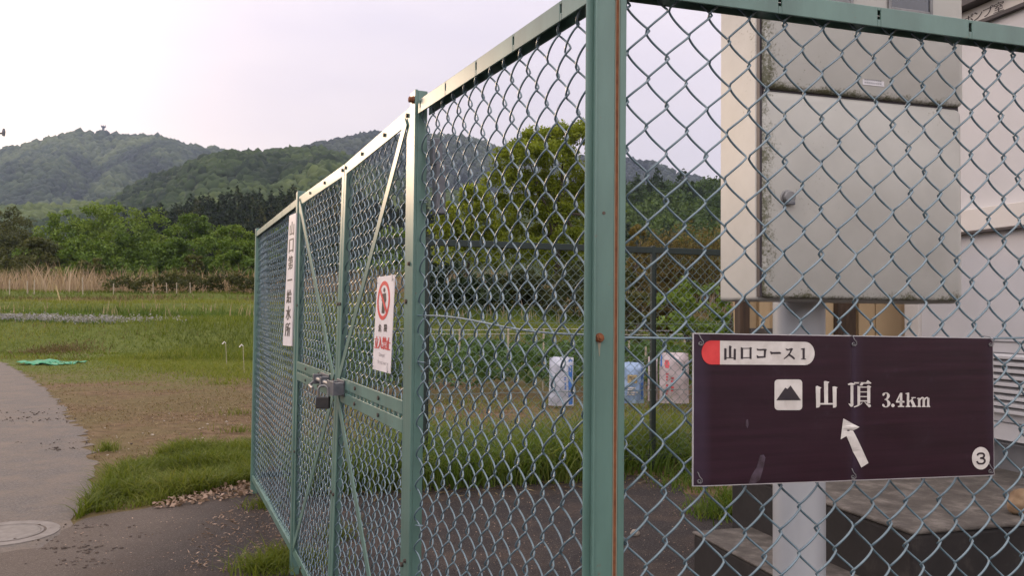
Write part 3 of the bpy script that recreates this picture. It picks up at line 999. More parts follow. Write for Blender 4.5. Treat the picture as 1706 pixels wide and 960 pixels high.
def cA(pts): return [(1160 + x / 7.754, 555 + y / 7.754) for x, y in pts]
def cB(pts): return [(1270 + x / 5.647, 620 + y / 5.647) for x, y in pts]
def stroke(pts, n=7):
    """variable width stroke -> outline; pts (x,y,w)"""
    P = [np.array(p, float) for p in pts]
    P = [2 * P[0] - P[1]] + P + [2 * P[-1] - P[-2]]
    c = []
    for i in range(1, len(P) - 2):
        for t in np.linspace(0, 1, n, endpoint=False):
            a, b, d, e = P[i - 1], P[i], P[i + 1], P[i + 2]
            c.append(0.5 * (2 * b + (d - a) * t + (2 * a - 5 * b + 4 * d - e) * t * t + (3 * b - a - 3 * d + e) * t ** 3))
    c.append(P[-2])
    c = np.array(c)
    t = np.gradient(c[:, :2], axis=0)
    t /= np.linalg.norm(t, axis=1)[:, None] + 1e-9
    q = np.stack([-t[:, 1], t[:, 0]], 1) * c[:, 2:3] / 2
    L, Rr = c[:, :2] + q, c[:, :2] - q
    return [[tuple(L[i]), tuple(L[i + 1]), tuple(Rr[i + 1]), tuple(Rr[i])] for i in range(len(c) - 1)]
def arc(cx, cy, rx, ry, a0, a1, n=14):
    return [(cx + rx * math.cos(math.radians(a)), cy + ry * math.sin(math.radians(a))) for a in np.linspace(a0, a1, n)]
def rrect(x0, y0, x1, y1, r):
    return arc(x0 + r, y0 + r, r, r, 180, 270, 6) + arc(x1 - r, y0 + r, r, r, 270, 360, 6) + arc(x1 - r, y1 - r, r, r, 0, 90, 6) + arc(x0 + r, y1 - r, r, r, 90, 180, 6)
def print_px(name, polys, mat, lift, th=0.0004, dens=False):
    m_ = MB()
    for poly in polys:
        if dens:
            q = []
            for a, b in zip(poly, poly[1:] + poly[:1]):
                k = max(1, int(math.dist(a, b) / 4))
                q += [(a[0] + (b[0] - a[0]) * i / k, a[1] + (b[1] - a[1]) * i / k) for i in range(k)]
            poly = q
        m_.flat([[sign_pt(x, y, lift) for x, y in poly]], FR.n * th)
    return m_.build(name, mat, ts)

print_px('pill_panel', [cA(arc(1400, 265, 125, 150, -90, 90) + [(302, 408), (302, 100)])], M['white_print'], 0.0005)
print_px('red_end', [cA(arc(190, 253, 120, 155, 90, 270) + [(302, 99), (302, 408)])], M['red_print'], 0.0006)
k1_ = [
    [(357, 199), (372, 197), (391, 208), (386, 214), (386, 346), (357, 349)], [(418, 166), (436, 164), (456, 179), (447, 186), (447, 318), (418, 318)],
    [(480, 205), (495, 203), (513, 212), (506, 219), (506, 348), (478, 346)], [(386, 316), (479, 316), (479, 326), (386, 326)],
    [(570, 188), (580, 184), (599, 196), (599, 335), (570, 336)], [(684, 186), (698, 183), (716, 195), (709, 203), (709, 335), (683, 336)], [(599, 194), (684, 194), (684, 204), (599, 204)], [(599, 314), (683, 314), (683, 325), (599, 325)],
    [(776, 200), (800, 207), (893, 204), (907, 214), (898, 226), (800, 225), (784, 227)], [(870, 225), (898, 226), (890, 300), (868, 300)], [(774, 288), (787, 291), (800, 301), (890, 299), (890, 319), (800, 322), (780, 327)],
    [(948, 239), (960, 239), (980, 247), (1075, 245), (1091, 257), (1086, 270), (985, 270), (965, 277), (954, 262)],
    [(1147, 202), (1160, 202), (1180, 208), (1225, 195), (1246, 205), (1238, 219), (1185, 223), (1165, 227)], [(1238, 210), (1222, 250), (1190, 296), (1130, 339), (1124, 331), (1170, 290), (1200, 250), (1213, 215)], [(1200, 270), (1245, 300), (1271, 328), (1264, 341), (1250, 339), (1230, 318), (1188, 290)],
    [(1362, 199), (1395, 195), (1395, 332), (1413, 334), (1413, 343), (1349, 343), (1349, 334), (1368, 331), (1368, 213), (1348, 213), (1348, 206)]]
print_px('course_lettering', [cA(p) for p in k1_], M['black_print'], 0.0010)
print_px('icon_panel', [cB(rrect(113, 71, 373, 360, 34))], M['white_print'], 0.0005)
print_px('mountain_icon', [cB([(129, 266), (212, 148), (233, 161), (262, 129), (358, 266)])], M['black_print'], 0.0010)
k2_ = [
    [(500, 136), (515, 131), (553, 148), (542, 158), (541, 320), (530, 334), (504, 338)], [(577, 89), (590, 85), (629, 96), (615, 106), (615, 294), (580, 294)], [(658, 139), (675, 136), (706, 145), (695, 156), (695, 325), (685, 335), (662, 337)], [(541, 293), (661, 293), (661, 308), (541, 308)],
    [(803, 114), (835, 102), (862, 108), (880, 120), (862, 125), (808, 125)], [(832, 125), (863, 125), (863, 318), (850, 331), (832, 328), (806, 296), (832, 302)],
    [(868, 97), (975, 97), (990, 79), (1023, 104), (1018, 111), (868, 111)], [(922, 111), (950, 111), (936, 130), (914, 130)],
    [(896, 130), (919, 139), (919, 310), (896, 310)], [(984, 130), (1000, 126), (1023, 140), (1012, 149), (1012, 297), (984, 297)], [(919, 139), (984, 139), (984, 149), (919, 149)], [(919, 184), (984, 184), (984, 193), (919, 193)], [(919, 228), (984, 228), (984, 237), (919, 237)], [(919, 268), (984, 268), (984, 280), (919, 280)],
    [(917, 311), (940, 284), (934, 302), (900, 324), (868, 337), (866, 330), (897, 311)], [(955, 281), (985, 298), (1014, 308), (1019, 325), (1000, 335), (980, 312)]]
for part_ in (k2_[:4], k2_[4:]):
    print_px('summit_character', [cB(p) for p in part_], M['white_print'], 0.0006)
k3_ = stroke([(1134, 226, 6), (1138, 212, 22), (1150, 200, 9), (1170, 200, 12), (1183, 224, 26), (1170, 252, 16), (1150, 260, 7)]) + stroke([(1148, 260, 7), (1172, 268, 14), (1188, 298, 28), (1172, 326, 12), (1148, 328, 10), (1136, 314, 22), (1134, 302, 6)])
k3_ += [arc(1225, 316, 16, 16, 0, 350, 16)]
k3_ += [[(1292, 197), (1313, 197), (1313, 318), (1331, 322), (1331, 331), (1272, 331), (1272, 322), (1290, 318), (1290, 240)], [(1290, 205), (1297, 220), (1268, 274), (1256, 274)], [(1254, 273), (1333, 273), (1333, 289), (1254, 289)]]
k3_ += [[(1345, 200), (1378, 195), (1378, 318), (1389, 322), (1389, 331), (1346, 331), (1346, 322), (1357, 318), (1357, 210), (1345, 208)], [(1378, 276), (1412, 246), (1420, 248), (1378, 288)], [(1399, 238), (1439, 238), (1439, 247), (1399, 247)], [(1388, 272), (1408, 256), (1438, 318), (1447, 322), (1447, 331), (1403, 331), (1403, 322), (1411, 318)]]
for x in (1462, 1505, 1547):
    k3_ += [[(x, 250), (x + 21, 246), (x + 21, 319), (x + 29, 323), (x + 29, 331), (x - 7, 331), (x - 7, 323), (x, 319)]]
k3_ += stroke([(1482, 264, 6), (1494, 246, 12), (1508, 244, 14), (1517, 262, 18)]) + stroke([(1525, 264, 6), (1537, 246, 12), (1550, 244, 14), (1559, 262, 18)]) + [[(1453, 248), (1472, 243), (1472, 258), (1453, 256)]]
print_px('distance_lettering', [cB(p) for p in k3_], M['white_print'], 0.0006)
print_px('arrow', [cB([(760, 438), (913, 520), (861, 556), (996, 858), (930, 901), (790, 604), (735, 636)])], M['white_print'], 0.0005, dens=True)
M['scuff'] = simple_mat('scuffed_film', [(0.35, (0.030, 0.016, 0.024)), (0.65, (0.075, 0.050, 0.075))], 60, 0.55)
print_px('scuff_mark', [[(1266, 759), (1272, 758), (1275, 763), (1271, 782), (1266, 800), (1258, 806), (1247, 806), (1252, 792), (1260, 780)]], M['scuff'], 0.0004, 0.0001)
print_px('scuff_mark', [[(1243, 700), (1246, 699), (1247, 708), (1245, 714), (1242, 709)]], M['scuff'], 0.0004, 0.0001)
cc = (1633.7, 764)
print_px('number_disc', [arc(cc[0], cc[1], 15, 18.8, 0, 352, 40)], M['white_print'], 0.0005)
dg3 = [(1400 + x / 3.428, 540 + y / 3.428, w / 3.428) for x, y, w in ((779, 752, 9), (786, 742, 10), (800, 739, 10), (814, 742, 10), (819, 753, 10), (812, 764, 10), (796, 767, 9))]
dg4 = [(1400 + x / 3.428, 540 + y / 3.428, w / 3.428) for x, y, w in ((796, 767, 9), (815, 770, 10), (823, 783, 10), (815, 796, 10), (800, 799, 10), (785, 796, 10), (777, 785, 9))]
print_px('number', stroke(dg3) + stroke(dg4), M['black_print'], 0.0010)
for px, py in ((1167, 570), (1423, 571), (1650, 572), (1165, 800), (1422, 793), (1649, 783)):
    P = FR.px(px, py, DS)
    s = FR.s_of(P)
    m_ = MB(); tie_loop(m_, FR, s, P.z, sheet_d(s))
    w_ = m_.build('wire_tie', M['steel_light'], ts, smooth=True)
    m_ = MB(); ring = [FR.pt(s + 0.0030 * math.cos(a), sheet_d(s) + 0.0008, P.z - 0.003 + 0.0030 * math.sin(a)) for a in np.linspace(0, 2 * math.pi, 15)]
    m_.tube(ring, 0.0007, 5); m_.build('eyelet', M['steel_light'], w_, smooth=True)

# ---- warning sign on the near gate leaf
def gate_px(px, py, d):
    return FL.px(px, py, d)
qd = 0.010
Qw = Quad(gate_px(629, 462, qd), gate_px(658, 457.7, qd), gate_px(650, 623, qd), gate_px(620.4, 615, qd), FL.n)
wsg = empty('warning_sign', Qw.pt(0.5, 1), 'white no-entry warning sign with red ring and red lettering, tied to the nearer gate leaf', 'sign')
mb = MB(); Qw.board(mb, 0.0015); mb.build('board', M['white_board'], wsg)
def ell(cx, cy, rx, ry, n=36, a0=0, a1=360):
    return [(cx + rx * math.cos(math.radians(a)), cy + ry * math.sin(math.radians(a))) for a in np.linspace(a0, a1, n)]
mb = MB()
o_, i_ = ell(0.44, 0.255, 0.36, 0.205), ell(0.44, 0.255, 0.285, 0.163)
for k in range(35):
    Qw.poly(mb, [o_[k], o_[k + 1], i_[k + 1], i_[k]], 0.0004)
Qw.poly(mb, [(0.20, 0.155), (0.25, 0.13), (0.68, 0.36), (0.63, 0.385)], 0.0012)
mb.build('no_entry_ring', M['red_print'], wsg)
mb = MB()
Qw.poly(mb, ell(0.46, 0.145, 0.055, 0.024, 14), 0.0006)
Qw.poly(mb, [(0.36, 0.185), (0.56, 0.178), (0.60, 0.26), (0.55, 0.27), (0.53, 0.39), (0.46, 0.39), (0.45, 0.30), (0.44, 0.39), (0.37, 0.385), (0.38, 0.265), (0.33, 0.255)], 0.0006)
mb.build('walking_figure', M['black_print'], wsg)
mb = MB(); Qw.text(mb, '危', 0.24, 0.505, 0.40, 0.585, 0.0006, 0.012); mb.build('danger_character', M['black_print'], wsg)
mb = MB(); Qw.text(mb, '険', 0.56, 0.500, 0.72, 0.580, 0.0006, 0.012); mb.build('danger_character', M['black_print'], wsg)
mb = MB()
for k, ch in enumerate('立入禁止'):
    Qw.text(mb, ch, 0.06 + k * 0.222, 0.635, 0.265 + k * 0.222, 0.765, 0.0006, 0.022)
mb.build('keep_out_lettering', M['red_print'], wsg)
mb = MB(); Qw.text(mb, 'Danger!', 0.34, 0.805, 0.68, 0.855, 0.0006); Qw.text(mb, 'Do not enter', 0.30, 0.885, 0.78, 0.925, 0.0006); mb.build('small_lettering', M['faded_print'], wsg)
for s, t in ((0.06, 0.05), (0.93, 0.03), (0.07, 0.95), (0.90, 0.97)):
    P = Qw.pt(s, t)
    mb = MB()
    tie_loop(mb, FL, FL.s_of(P), P.z, qd, 0.010)
    mb.build('wire_tie', M['steel_dark'], wsg, smooth=True)

# ---- name board on the far panel
qd2 = 0.012
Qn = Quad(FL.px(482, 359.5, qd2), FL.px(493.3, 354.5, qd2), FL.px(485.5, 577, qd2), FL.px(471, 575.7, qd2), FL.n)
nb = empty('name_board', Qn.pt(0.5, 1), 'narrow tall white board with vertical black writing beside the gate', 'sign')
mb = MB(); Qn.board(mb, 0.006); mb.build('board', M['white_board'], nb)
mb = MB()
for k, ch in enumerate('山口第一給水所'):
    t0 = 0.055 + k * 0.128
    if ch == '一':
        Qn.text(mb, ch, 0.22, t0 + 0.05, 0.80, t0 + 0.062, 0.0006, 0.01)
    else:
        Qn.text(mb, ch, 0.22, t0, 0.80, t0 + 0.105, 0.0006, 0.03)
mb.build('lettering', M['black_print'], nb)

# ------------------------------------------------------------------ compound: pole, cabinet, plinths, buildings
U16 = FR.u
def stained(name, base, stain, lo, hi, rough=0.5, sc=5.0, stretch=(1, 1, 1), fine=90):
    m, nd, lk, b = mat_new(name)
    n1 = noise_node(nd, lk, sc, 7, 0.6, stretch=stretch)
    r1 = ramp_node(nd, [(0.35, [c * 0.92 for c in base]), (0.65, [min(1, c * 1.05) for c in base])])
    lk.new(n1.outputs['Fac'], r1.inputs['Fac'])
    n2 = noise_node(nd, lk, fine, 5, 0.65)
    n3 = noise_node(nd, lk, sc * 0.8, 4, 0.6)
    mm = nd.new('ShaderNodeMath'); mm.operation = 'MULTIPLY'
    lk.new(n2.outputs['Fac'], mm.inputs[0]); lk.new(n3.outputs['Fac'], mm.inputs[1])
    r2 = ramp_node(nd, [(lo, (0, 0, 0)), (hi, (1, 1, 1))])
    lk.new(mm.outputs[0], r2.inputs['Fac'])
    lk.new(mix_node(nd, lk, r2.outputs['Color'], r1.outputs['Color'], stain), b.inputs['Base Color'])
    b.inputs['Roughness'].default_value = rough
    return m, nd, lk, b, r1, r2
M['cabinet'] = stained('cream_enamel', (0.43, 0.42, 0.395), (0.18, 0.165, 0.12), 0.36, 0.44, 0.42)[0]
def door_mat():
    """cream enamel with grey-green algae along the hinge side and the lower lip"""
    m, nd, lk, b, r1, r2 = stained('algae_enamel', (0.43, 0.42, 0.395), (0.18, 0.165, 0.12), 0.38, 0.46, 0.42)
    tc = nd.new('ShaderNodeTexCoord')
    sx = nd.new('ShaderNodeSeparateXYZ'); lk.new(tc.outputs['UV'], sx.inputs['Vector'])
    n = noise_node(nd, lk, 120, 4, 0.7)
    n2 = noise_node(nd, lk, 9, 5, 0.6)
    def mth(op, a, c, clamp=False):
        q = nd.new('ShaderNodeMath'); q.operation = op; q.use_clamp = clamp
        for s, v in zip(q.inputs, (a, c)):
            if hasattr(v, 'links'): lk.new(v, s)
            else: s.default_value = v
        return q.outputs[0]
    e1 = mth('SUBTRACT', 1.0, mth('MULTIPLY', sx.outputs['X'], 9.0), True)
    e2 = mth('SUBTRACT', 1.0, mth('MULTIPLY', sx.outputs['Y'], 14.0), True)
    e = mth('MAXIMUM', e1, e2)
    f = mth('MULTIPLY', mth('SUBTRACT', mth('ADD', mth('MULTIPLY', e, 0.40), mth('ADD', mth('MULTIPLY', n.outputs['Fac'], 0.8), mth('MULTIPLY', n2.outputs['Fac'], 0.8))), 1.04), 5.0, True)
    old = b.inputs['Base Color'].links[0].from_socket
    lk.new(mix_node(nd, lk, f, old, (0.085, 0.085, 0.045)), b.inputs['Base Color'])
    return m
M['door'] = door_mat()
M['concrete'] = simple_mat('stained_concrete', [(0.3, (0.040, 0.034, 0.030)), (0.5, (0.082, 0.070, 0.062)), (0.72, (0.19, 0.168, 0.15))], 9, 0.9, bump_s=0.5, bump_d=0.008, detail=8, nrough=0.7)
M['concrete_dark'] = simple_mat('dark_concrete', [(0.3, (0.012, 0.010, 0.010)), (0.55, (0.022, 0.018, 0.018)), (0.78, (0.07, 0.058, 0.052))], 5, 0.9, bump_s=0.4, bump_d=0.006, detail=8, nrough=0.7)  # darker concrete for the block sides and the shed footing
M['pole'] = simple_mat('galvanised_pole', [(0.3, (0.42, 0.43, 0.46)), (0.7, (0.52, 0.53, 0.56))], 5, 0.42, metal=0.25, stretch=(1, 1, 0.2))
M['pane'] = simple_mat('meter_glass', [(0.3, (0.03, 0.035, 0.05)), (0.7, (0.05, 0.055, 0.075))], 4, 0.08, spec=0.8)

c_fl = at_depth(1265, 503, 2.62)
FC = Frame(c_fl, U16)                       # cabinet front plane
cw_ = FC.s_of(FC.px(1600, 400))
zc0 = FC.px(1400, 503).z
zc1 = 2.62
cab = empty('meter_cabinet', FC.pt(cw_ / 2, 0, zc0), 'cream metal meter cabinet with mildewed two-part door, fixed to the round grey pole', 'cabinet')
mb = MB(); mb.fbox(FC, (0.0, cw_), (-0.245, -0.012), (zc0, zc1)); mb.build('body', M['cabinet'], cab, bevel=0.012, seg=4)

def slab(name, s, z, th, r, parent, mat, holes=None):
    """door panel with rounded corners, softly rolled edges and UVs for its stains"""
    n = 7
    bm = bmesh.new()
    uv = bm.loops.layers.uv.new('UVMap')
    ring = rrect(s[0], z[0], s[1], z[1], r)
    layers = [(-0.012, 0.0), (th - 0.010 - 0.0, 0.0), (th - 0.004, 0.0028), (th, 0.010)]
    prev = None
    for d, ins in layers:
        rg = rrect(s[0] + ins, z[0] + ins, s[1] - ins, z[1] - ins, max(r - ins * 0.6, 0.002))
        vs_ = [bm.verts.new(FC.pt(a, d, b)) for a, b in rg]
        if prev:
            for i in range(len(vs_)):
                j = (i + 1) % len(vs_)
                bm.faces.new((prev[i], prev[j], vs_[j], vs_[i]))
        prev = vs_
    bm.faces.new(prev)
    for f in bm.faces:
        for l in f.loops:
            p = l.vert.co
            l[uv].uv = ((FC.s_of(p) - s[0]) / (s[1] - s[0]), (p.z - z[0]) / (z[1] - z[0]))
    bmesh.ops.recalc_face_normals(bm, faces=bm.faces)
    me = bpy.data.meshes.new(name)
    bm.to_mesh(me); bm.free()
    me.polygons.foreach_set('use_smooth', [True] * len(me.polygons))
    me.set_sharp_from_angle(angle=math.radians(60))
    return link_mesh(name, me, mat, parent)
z_low_top = FC.px(1430, 167).z
z_up_bot = FC.px(1430, 163.5).z
ld = slab('lower_door', (0.006, cw_ - 0.002), (zc0 + 0.008, z_low_top), 0.012, 0.026, cab, M['door'])
ud = slab('upper_door', (0.006, cw_ - 0.002), (z_up_bot, zc1 - 0.01), 0.022, 0.022, cab, M['door'])
mb = MB(); mb.fbox(FC, (-0.0015, 0.0075), (-0.0135, 0.004), (zc0 + 0.012, zc1)); mb.build('rubber_gasket', M['black_print'], cab)
mb = MB(); mb.fbox(FC, (0.01, cw_ - 0.01), (-0.013, 0.004), (z_low_top - 0.03, z_up_bot + 0.03)); mb.build('rubber_gasket', M['black_print'], cab)
# key lock
Pk = FC.px(1308, 330)
mb = MB(); mb.disc(Pk + FC.n * 0.010, FC.n, 0.026, 0.006, 24); mb.disc(Pk + FC.n * 0.016, FC.n, 0.021, 0.014, 24)
lk_ = mb.build('lock', M['steel_light'], ld, bevel=0.003, smooth=True)
mb = MB(); mb.fbox(FC, (FC.s_of(Pk) - 0.016, FC.s_of(Pk) + 0.016), (0.024, 0.034), (Pk.z - 0.026, Pk.z - 0.012)); mb.build('lock_flap', M['steel_dark'], lk_, bevel=0.003)
# name plate
a, b_ = FC.px(1436, 132, 0.02), FC.px(1472, 145, 0.02)
mb = MB(); mb.fbox(FC, (FC.s_of(a), FC.s_of(b_)), (0.022, 0.0235), (b_.z, a.z)); npl = mb.build('name_plate', M['aluminium'], ud, bevel=0.0005)
mb = MB()
for r_ in range(2):
    for k in range(9):
        x = FC.s_of(a) + 0.008 + k * (FC.s_of(b_) - FC.s_of(a) - 0.016) / 9
        zz_ = b_.z + 0.006 + r_ * 0.010
        mb.fbox(FC, (x, x + 0.0035), (0.0236, 0.0239), (zz_, zz_ + 0.005))
mb.build('engraved_marks', M['steel_dark'], npl)
# meter windows
for x0, x1 in ((1362, 1420), (1478, 1552)):
    a, b_ = FC.px(x0, -40, 0.022), FC.px(x1, 22, 0.022)
    s0, s1 = FC.s_of(a), FC.s_of(b_)
    zb0 = FC.px((x0 + x1) / 2, 4 if x0 < 1400 else 22, 0.022).z
    zb1 = zb0 + 0.16
    mb = MB()
    for ra, rb in (((s0, s0 + 0.012), (zb0, zb1)), ((s1 - 0.012, s1), (zb0, zb1)), ((s0 + 0.012, s1 - 0.012), (zb0, zb0 + 0.012)), ((s0 + 0.012, s1 - 0.012), (zb1 - 0.012, zb1))):
        mb.fbox(FC, ra, (0.021, 0.030), rb)
    w_ = mb.build('meter_window', M['steel_light'], ud, bevel=0.002)
    mb = MB(); mb.fbox(FC, (s0 + 0.012, s1 - 0.012), (0.0205, 0.0245), (zb0 + 0.012, zb1 - 0.012)); mb.build('glass', M['pane'], w_)

# pole
pc = at_depth(1331, 700, 2.99)
pole = empty('steel_pole', (pc.x, pc.y, 0), 'thick round pale grey pole standing behind the purple sign, holding up the cabinet', 'pole')
mb = MB(); mb.tube([(pc.x, pc.y, -0.2), (pc.x, pc.y, 4.2)], 41.5 / F_PX * 2.99, 48); mb.build('shaft', M['pole'], pole, smooth=True)
mb = MB(); mb.tube([(pc.x, pc.y, 4.2), (pc.x, pc.y, 4.24)], [0.096, 0.05], 32); mb.build('cap', M['pole'], pole, smooth=True)

# plinth and step
pr = Vector((1.50, 3.04, 0)); pr = on_z(1520, 885, 0.472)
FPl = Frame(pr, U16)
pl_ = empty('concrete_plinth', FPl.pt(0.6, -0.5, 0), 'large stained concrete foundation block behind the pale pole', 'plinth')
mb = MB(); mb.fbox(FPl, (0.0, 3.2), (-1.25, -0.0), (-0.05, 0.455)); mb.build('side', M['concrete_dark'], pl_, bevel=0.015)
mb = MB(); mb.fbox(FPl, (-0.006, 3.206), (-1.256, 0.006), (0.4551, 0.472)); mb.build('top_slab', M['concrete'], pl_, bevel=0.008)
st0 = on_z(1155, 886, 0.215)
FS = Frame(st0, U16)
mb = MB(); mb.fbox(FS, (0.0, 0.34), (0.0, 0.86), (-0.05, 0.203)); 
stp = empty('concrete_step', FS.pt(0.2, 0.5, 0), 'low concrete step block beside the big foundation block', 'step')
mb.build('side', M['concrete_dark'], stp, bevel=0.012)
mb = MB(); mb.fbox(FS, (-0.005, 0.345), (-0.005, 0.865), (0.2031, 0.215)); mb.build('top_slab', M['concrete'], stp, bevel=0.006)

# pump house: a white panelled building whose end wall recedes to the left
M['panel_white'] = simple_mat('white_panel', [(0.3, (0.50, 0.485, 0.495)), (0.7, (0.57, 0.55, 0.56))], 2.2, 0.5)
M['panel_cream'] = simple_mat('cream_trim', [(0.3, (0.54, 0.505, 0.475)), (0.7, (0.62, 0.58, 0.55))], 3, 0.5)
M['roof_dark'] = simple_mat('dark_fascia', [(0.3, (0.022, 0.016, 0.02)), (0.7, (0.035, 0.025, 0.03))], 6, 0.45)
M['base_grey'] = simple_mat('grey_skirting', [(0.3, (0.11, 0.11, 0.12)), (0.7, (0.17, 0.165, 0.17))], 5, 0.7)
nv = Vector((-U16.y, U16.x, 0))
w0 = on_z(1706, 792, 0.472)
FW = Frame(w0 - nv * (-0.0), -nv)           # runs towards the camera; outward normal is to the left
FW = Frame(w0, -nv)
# positions along the wall: s grows towards the camera; far end seen at px 1530
s_far = FW.s_of(FW.px(1512, 530))
s_near = 2.2
zw0 = 0.472
zr = FW.px(1640, 9).z
ph_ = empty('pump_house', FW.pt(s_far, -1, 0), 'white panelled pump house with louvred vent and dark eaves at the right edge', 'building')
depth = -2.6
mb = MB(); mb.fbox(FW, (s_far, s_near), (depth, 0.0), (zw0 + 0.16, zr)); mb.build('wall', M['panel_white'], ph_)
mb = MB(); mb.fbox(FW, (s_far + 0.02, s_near - 0.02), (depth + 0.02, -0.03), (-0.05, zw0 + 0.16)); mb.build('skirting', M['base_grey'], ph_)
mb = MB(); mb.fbox(FW, (s_far - 0.12, s_near + 0.1), (depth - 0.1, 0.10), (zr + 0.001, zr + 0.075)); rf_ = mb.build('eaves', M['roof_dark'], ph_, bevel=0.004)
mb = MB(); mb.fbox(FW, (s_far - 0.10, s_near + 0.08), (depth - 0.08, 0.085), (zr + 0.0755, zr + 0.45)); mb.build('parapet', M['panel_cream'], rf_, bevel=0.004)
# frame post at the far corner
sa, sb_ = FW.s_of(FW.px(1507, 530, 0.02)), FW.s_of(FW.px(1531, 530, 0.02))
mb = MB(); mb.fbox(FW, (sa, sb_), (-0.05, 0.022), (zw0 + 0.16, zr - 0.001)); mb.build('corner_trim', M['panel_cream'], ph_, bevel=0.004)
# projecting band
zba, zbb = FW.px(1652, 383).z, FW.px(1652, 345).z
mb = MB(); mb.fbox(FW, (sb_ + 0.001, s_near), (0.0, 0.045), (zba, zbb)); mb.build('projecting_band', M['panel_cream'], ph_, bevel=0.004)
mb = MB(); mb.fbox(FW, (sb_ + 0.001, s_near), (0.0, 0.050), (zba - 0.012, zba - 0.0005)); mb.build('band_shadow_strip', M['roof_dark'], ph_)  # dark strip drawn as the shadow line under the band
# name strip below the eaves
za = FW.px(1690, 20).z
mb = MB(); mb.fbox(FW, (sb_ + 0.001, s_near), (0.0, 0.03), (za + 0.02, zr - 0.001)); ns = mb.build('name_strip', M['panel_cream'], ph_, bevel=0.002)
mb = MB(); mb.fbox(FW, (sb_ + 0.001, s_near), (0.0, 0.034), (za, za + 0.0195)); mb.build('strip_edge', M['roof_dark'], ns)
Qp = Quad(FW.px(1606, 27, 0.031), FW.px(1672.5, -2.5, 0.031), FW.px(1672.5, 16, 0.031), FW.px(1606, 41, 0.031), FW.n)
mb = MB()
for k, (a, b_) in enumerate(((1606, 1622), (1623.5, 1637.5), (1639, 1655), (1656, 1672.5))):
    s0, s1 = (a - 1606) / 66.5, (b_ - 1606) / 66.5
    Qp.text(mb, 'ポンプ室'[k], s0, 0.08, s1, 1.0, 0.0006, 0.004)
mb.build('lettering', M['black_print'], ns)
# louvred vent
va, vb = FW.px(1640, 590), FW.px(1640, 700)
vs0, vs1 = FW.s_of(FW.px(1600, 640)), s_near - 0.6
zv1, zv0 = FW.px(1682, 588).z, FW.px(1682, 690).z
mb = MB(); mb.fbox(FW, (vs0, vs1), (0.0, 0.006), (zv0, zv1)); vent = mb.build('louvred_vent', M['base_grey'], ph_)
nsl = 9
for k in range(nsl):
    z0_ = zv0 + (zv1 - zv0) * (k + 0.1) / nsl; z1_ = zv0 + (zv1 - zv0) * (k + 0.8) / nsl
    mb = MB()
    P = FW.pt
    mb.hexa([P(vs0, 0.006, z0_ + 0.012), P(vs1, 0.006, z0_ + 0.012), P(vs1, 0.034, z0_), P(vs0, 0.034, z0_), P(vs0, 0.006, z1_), P(vs1, 0.006, z1_), P(vs1, 0.034, z1_ - 0.012), P(vs0, 0.034, z1_ - 0.012)])
    mb.build('louvre_blade', M['panel_white'], vent)
# panel joints below the vent
mb = MB()
for py in (570, 706, 742):
    z_ = FW.px(1690, py).z
    mb.fbox(FW, (sb_ + 0.001, s_near), (0.0, 0.004), (z_ - 0.004, z_ + 0.002))
mb.build('panel_joint', M['base_grey'], ph_)

# beige shed at the back
M['beige'] = simple_mat('beige_board', [(0.3, (0.42, 0.30, 0.175)), (0.7, (0.52, 0.385, 0.23))], 3, 0.7, stretch=(1, 1, 0.15))
M['brown_post'] = simple_mat('brown_timber', [(0.3, (0.030, 0.018, 0.012)), (0.7, (0.085, 0.05, 0.03))], 12, 0.8, stretch=(3, 3, 0.3))
sh0 = at_depth(1229, 530, 4.85)
FSh = Frame(sh0, U16)
sw = FSh.s_of(FSh.px(1502, 530))
shd = empty('beige_shed', FSh.pt(sw / 2, 0, 0), 'beige boarded shed with brown posts, half hidden below the cabinet', 'shed')
mb = MB(); mb.fbox(FSh, (0.01, sw + 0.15), (-0.06, -0.03), (0.36, 1.78)); mb.build('wall', M['beige'], shd)
mb = MB(); mb.fbox(FSh, (0.02, sw + 0.15), (-0.07, 0.02), (-0.05, 0.359)); mb.build('footing', M['concrete_dark'], shd)
for x0, x1 in ((1265, 1283), (1294, 1372), (1374, 1389), (1431, 1458), (1460, 1502)):
    a, b_ = FSh.s_of(FSh.px(x0, 530)), FSh.s_of(FSh.px(x1, 530))
    mb = MB(); mb.fbox(FSh, (a, b_), (-0.0301, 0.0), (0.362, 1.76)); mb.build('board', M['beige'], shd, bevel=0.004)
for x0, x1 in ((1228, 1244), (1390, 1420)):
    a, b_ = FSh.s_of(FSh.px(x0, 530)), FSh.s_of(FSh.px(x1, 530))
    mb = MB(); mb.fbox(FSh, (a, b_), (-0.03, 0.035), (0.362, 1.77)); mb.build('timber_post', M['brown_post'], shd, bevel=0.004)
mb = MB(); mb.fbox(FSh, (-0.03, sw + 0.03), (-0.10, 0.06), (1.781, 1.83)); mb.build('roof', M['base_grey'], shd, bevel=0.004)
mb = MB(); mb.fbox(FSh, (FSh.s_of(FSh.px(1243, 550)), FSh.s_of(FSh.px(1290, 550))), (0.001, 0.05), (FSh.px(1260, 556).z, FSh.px(1260, 547).z)); mb.build('ledge', M['concrete'], shd, bevel=0.003)

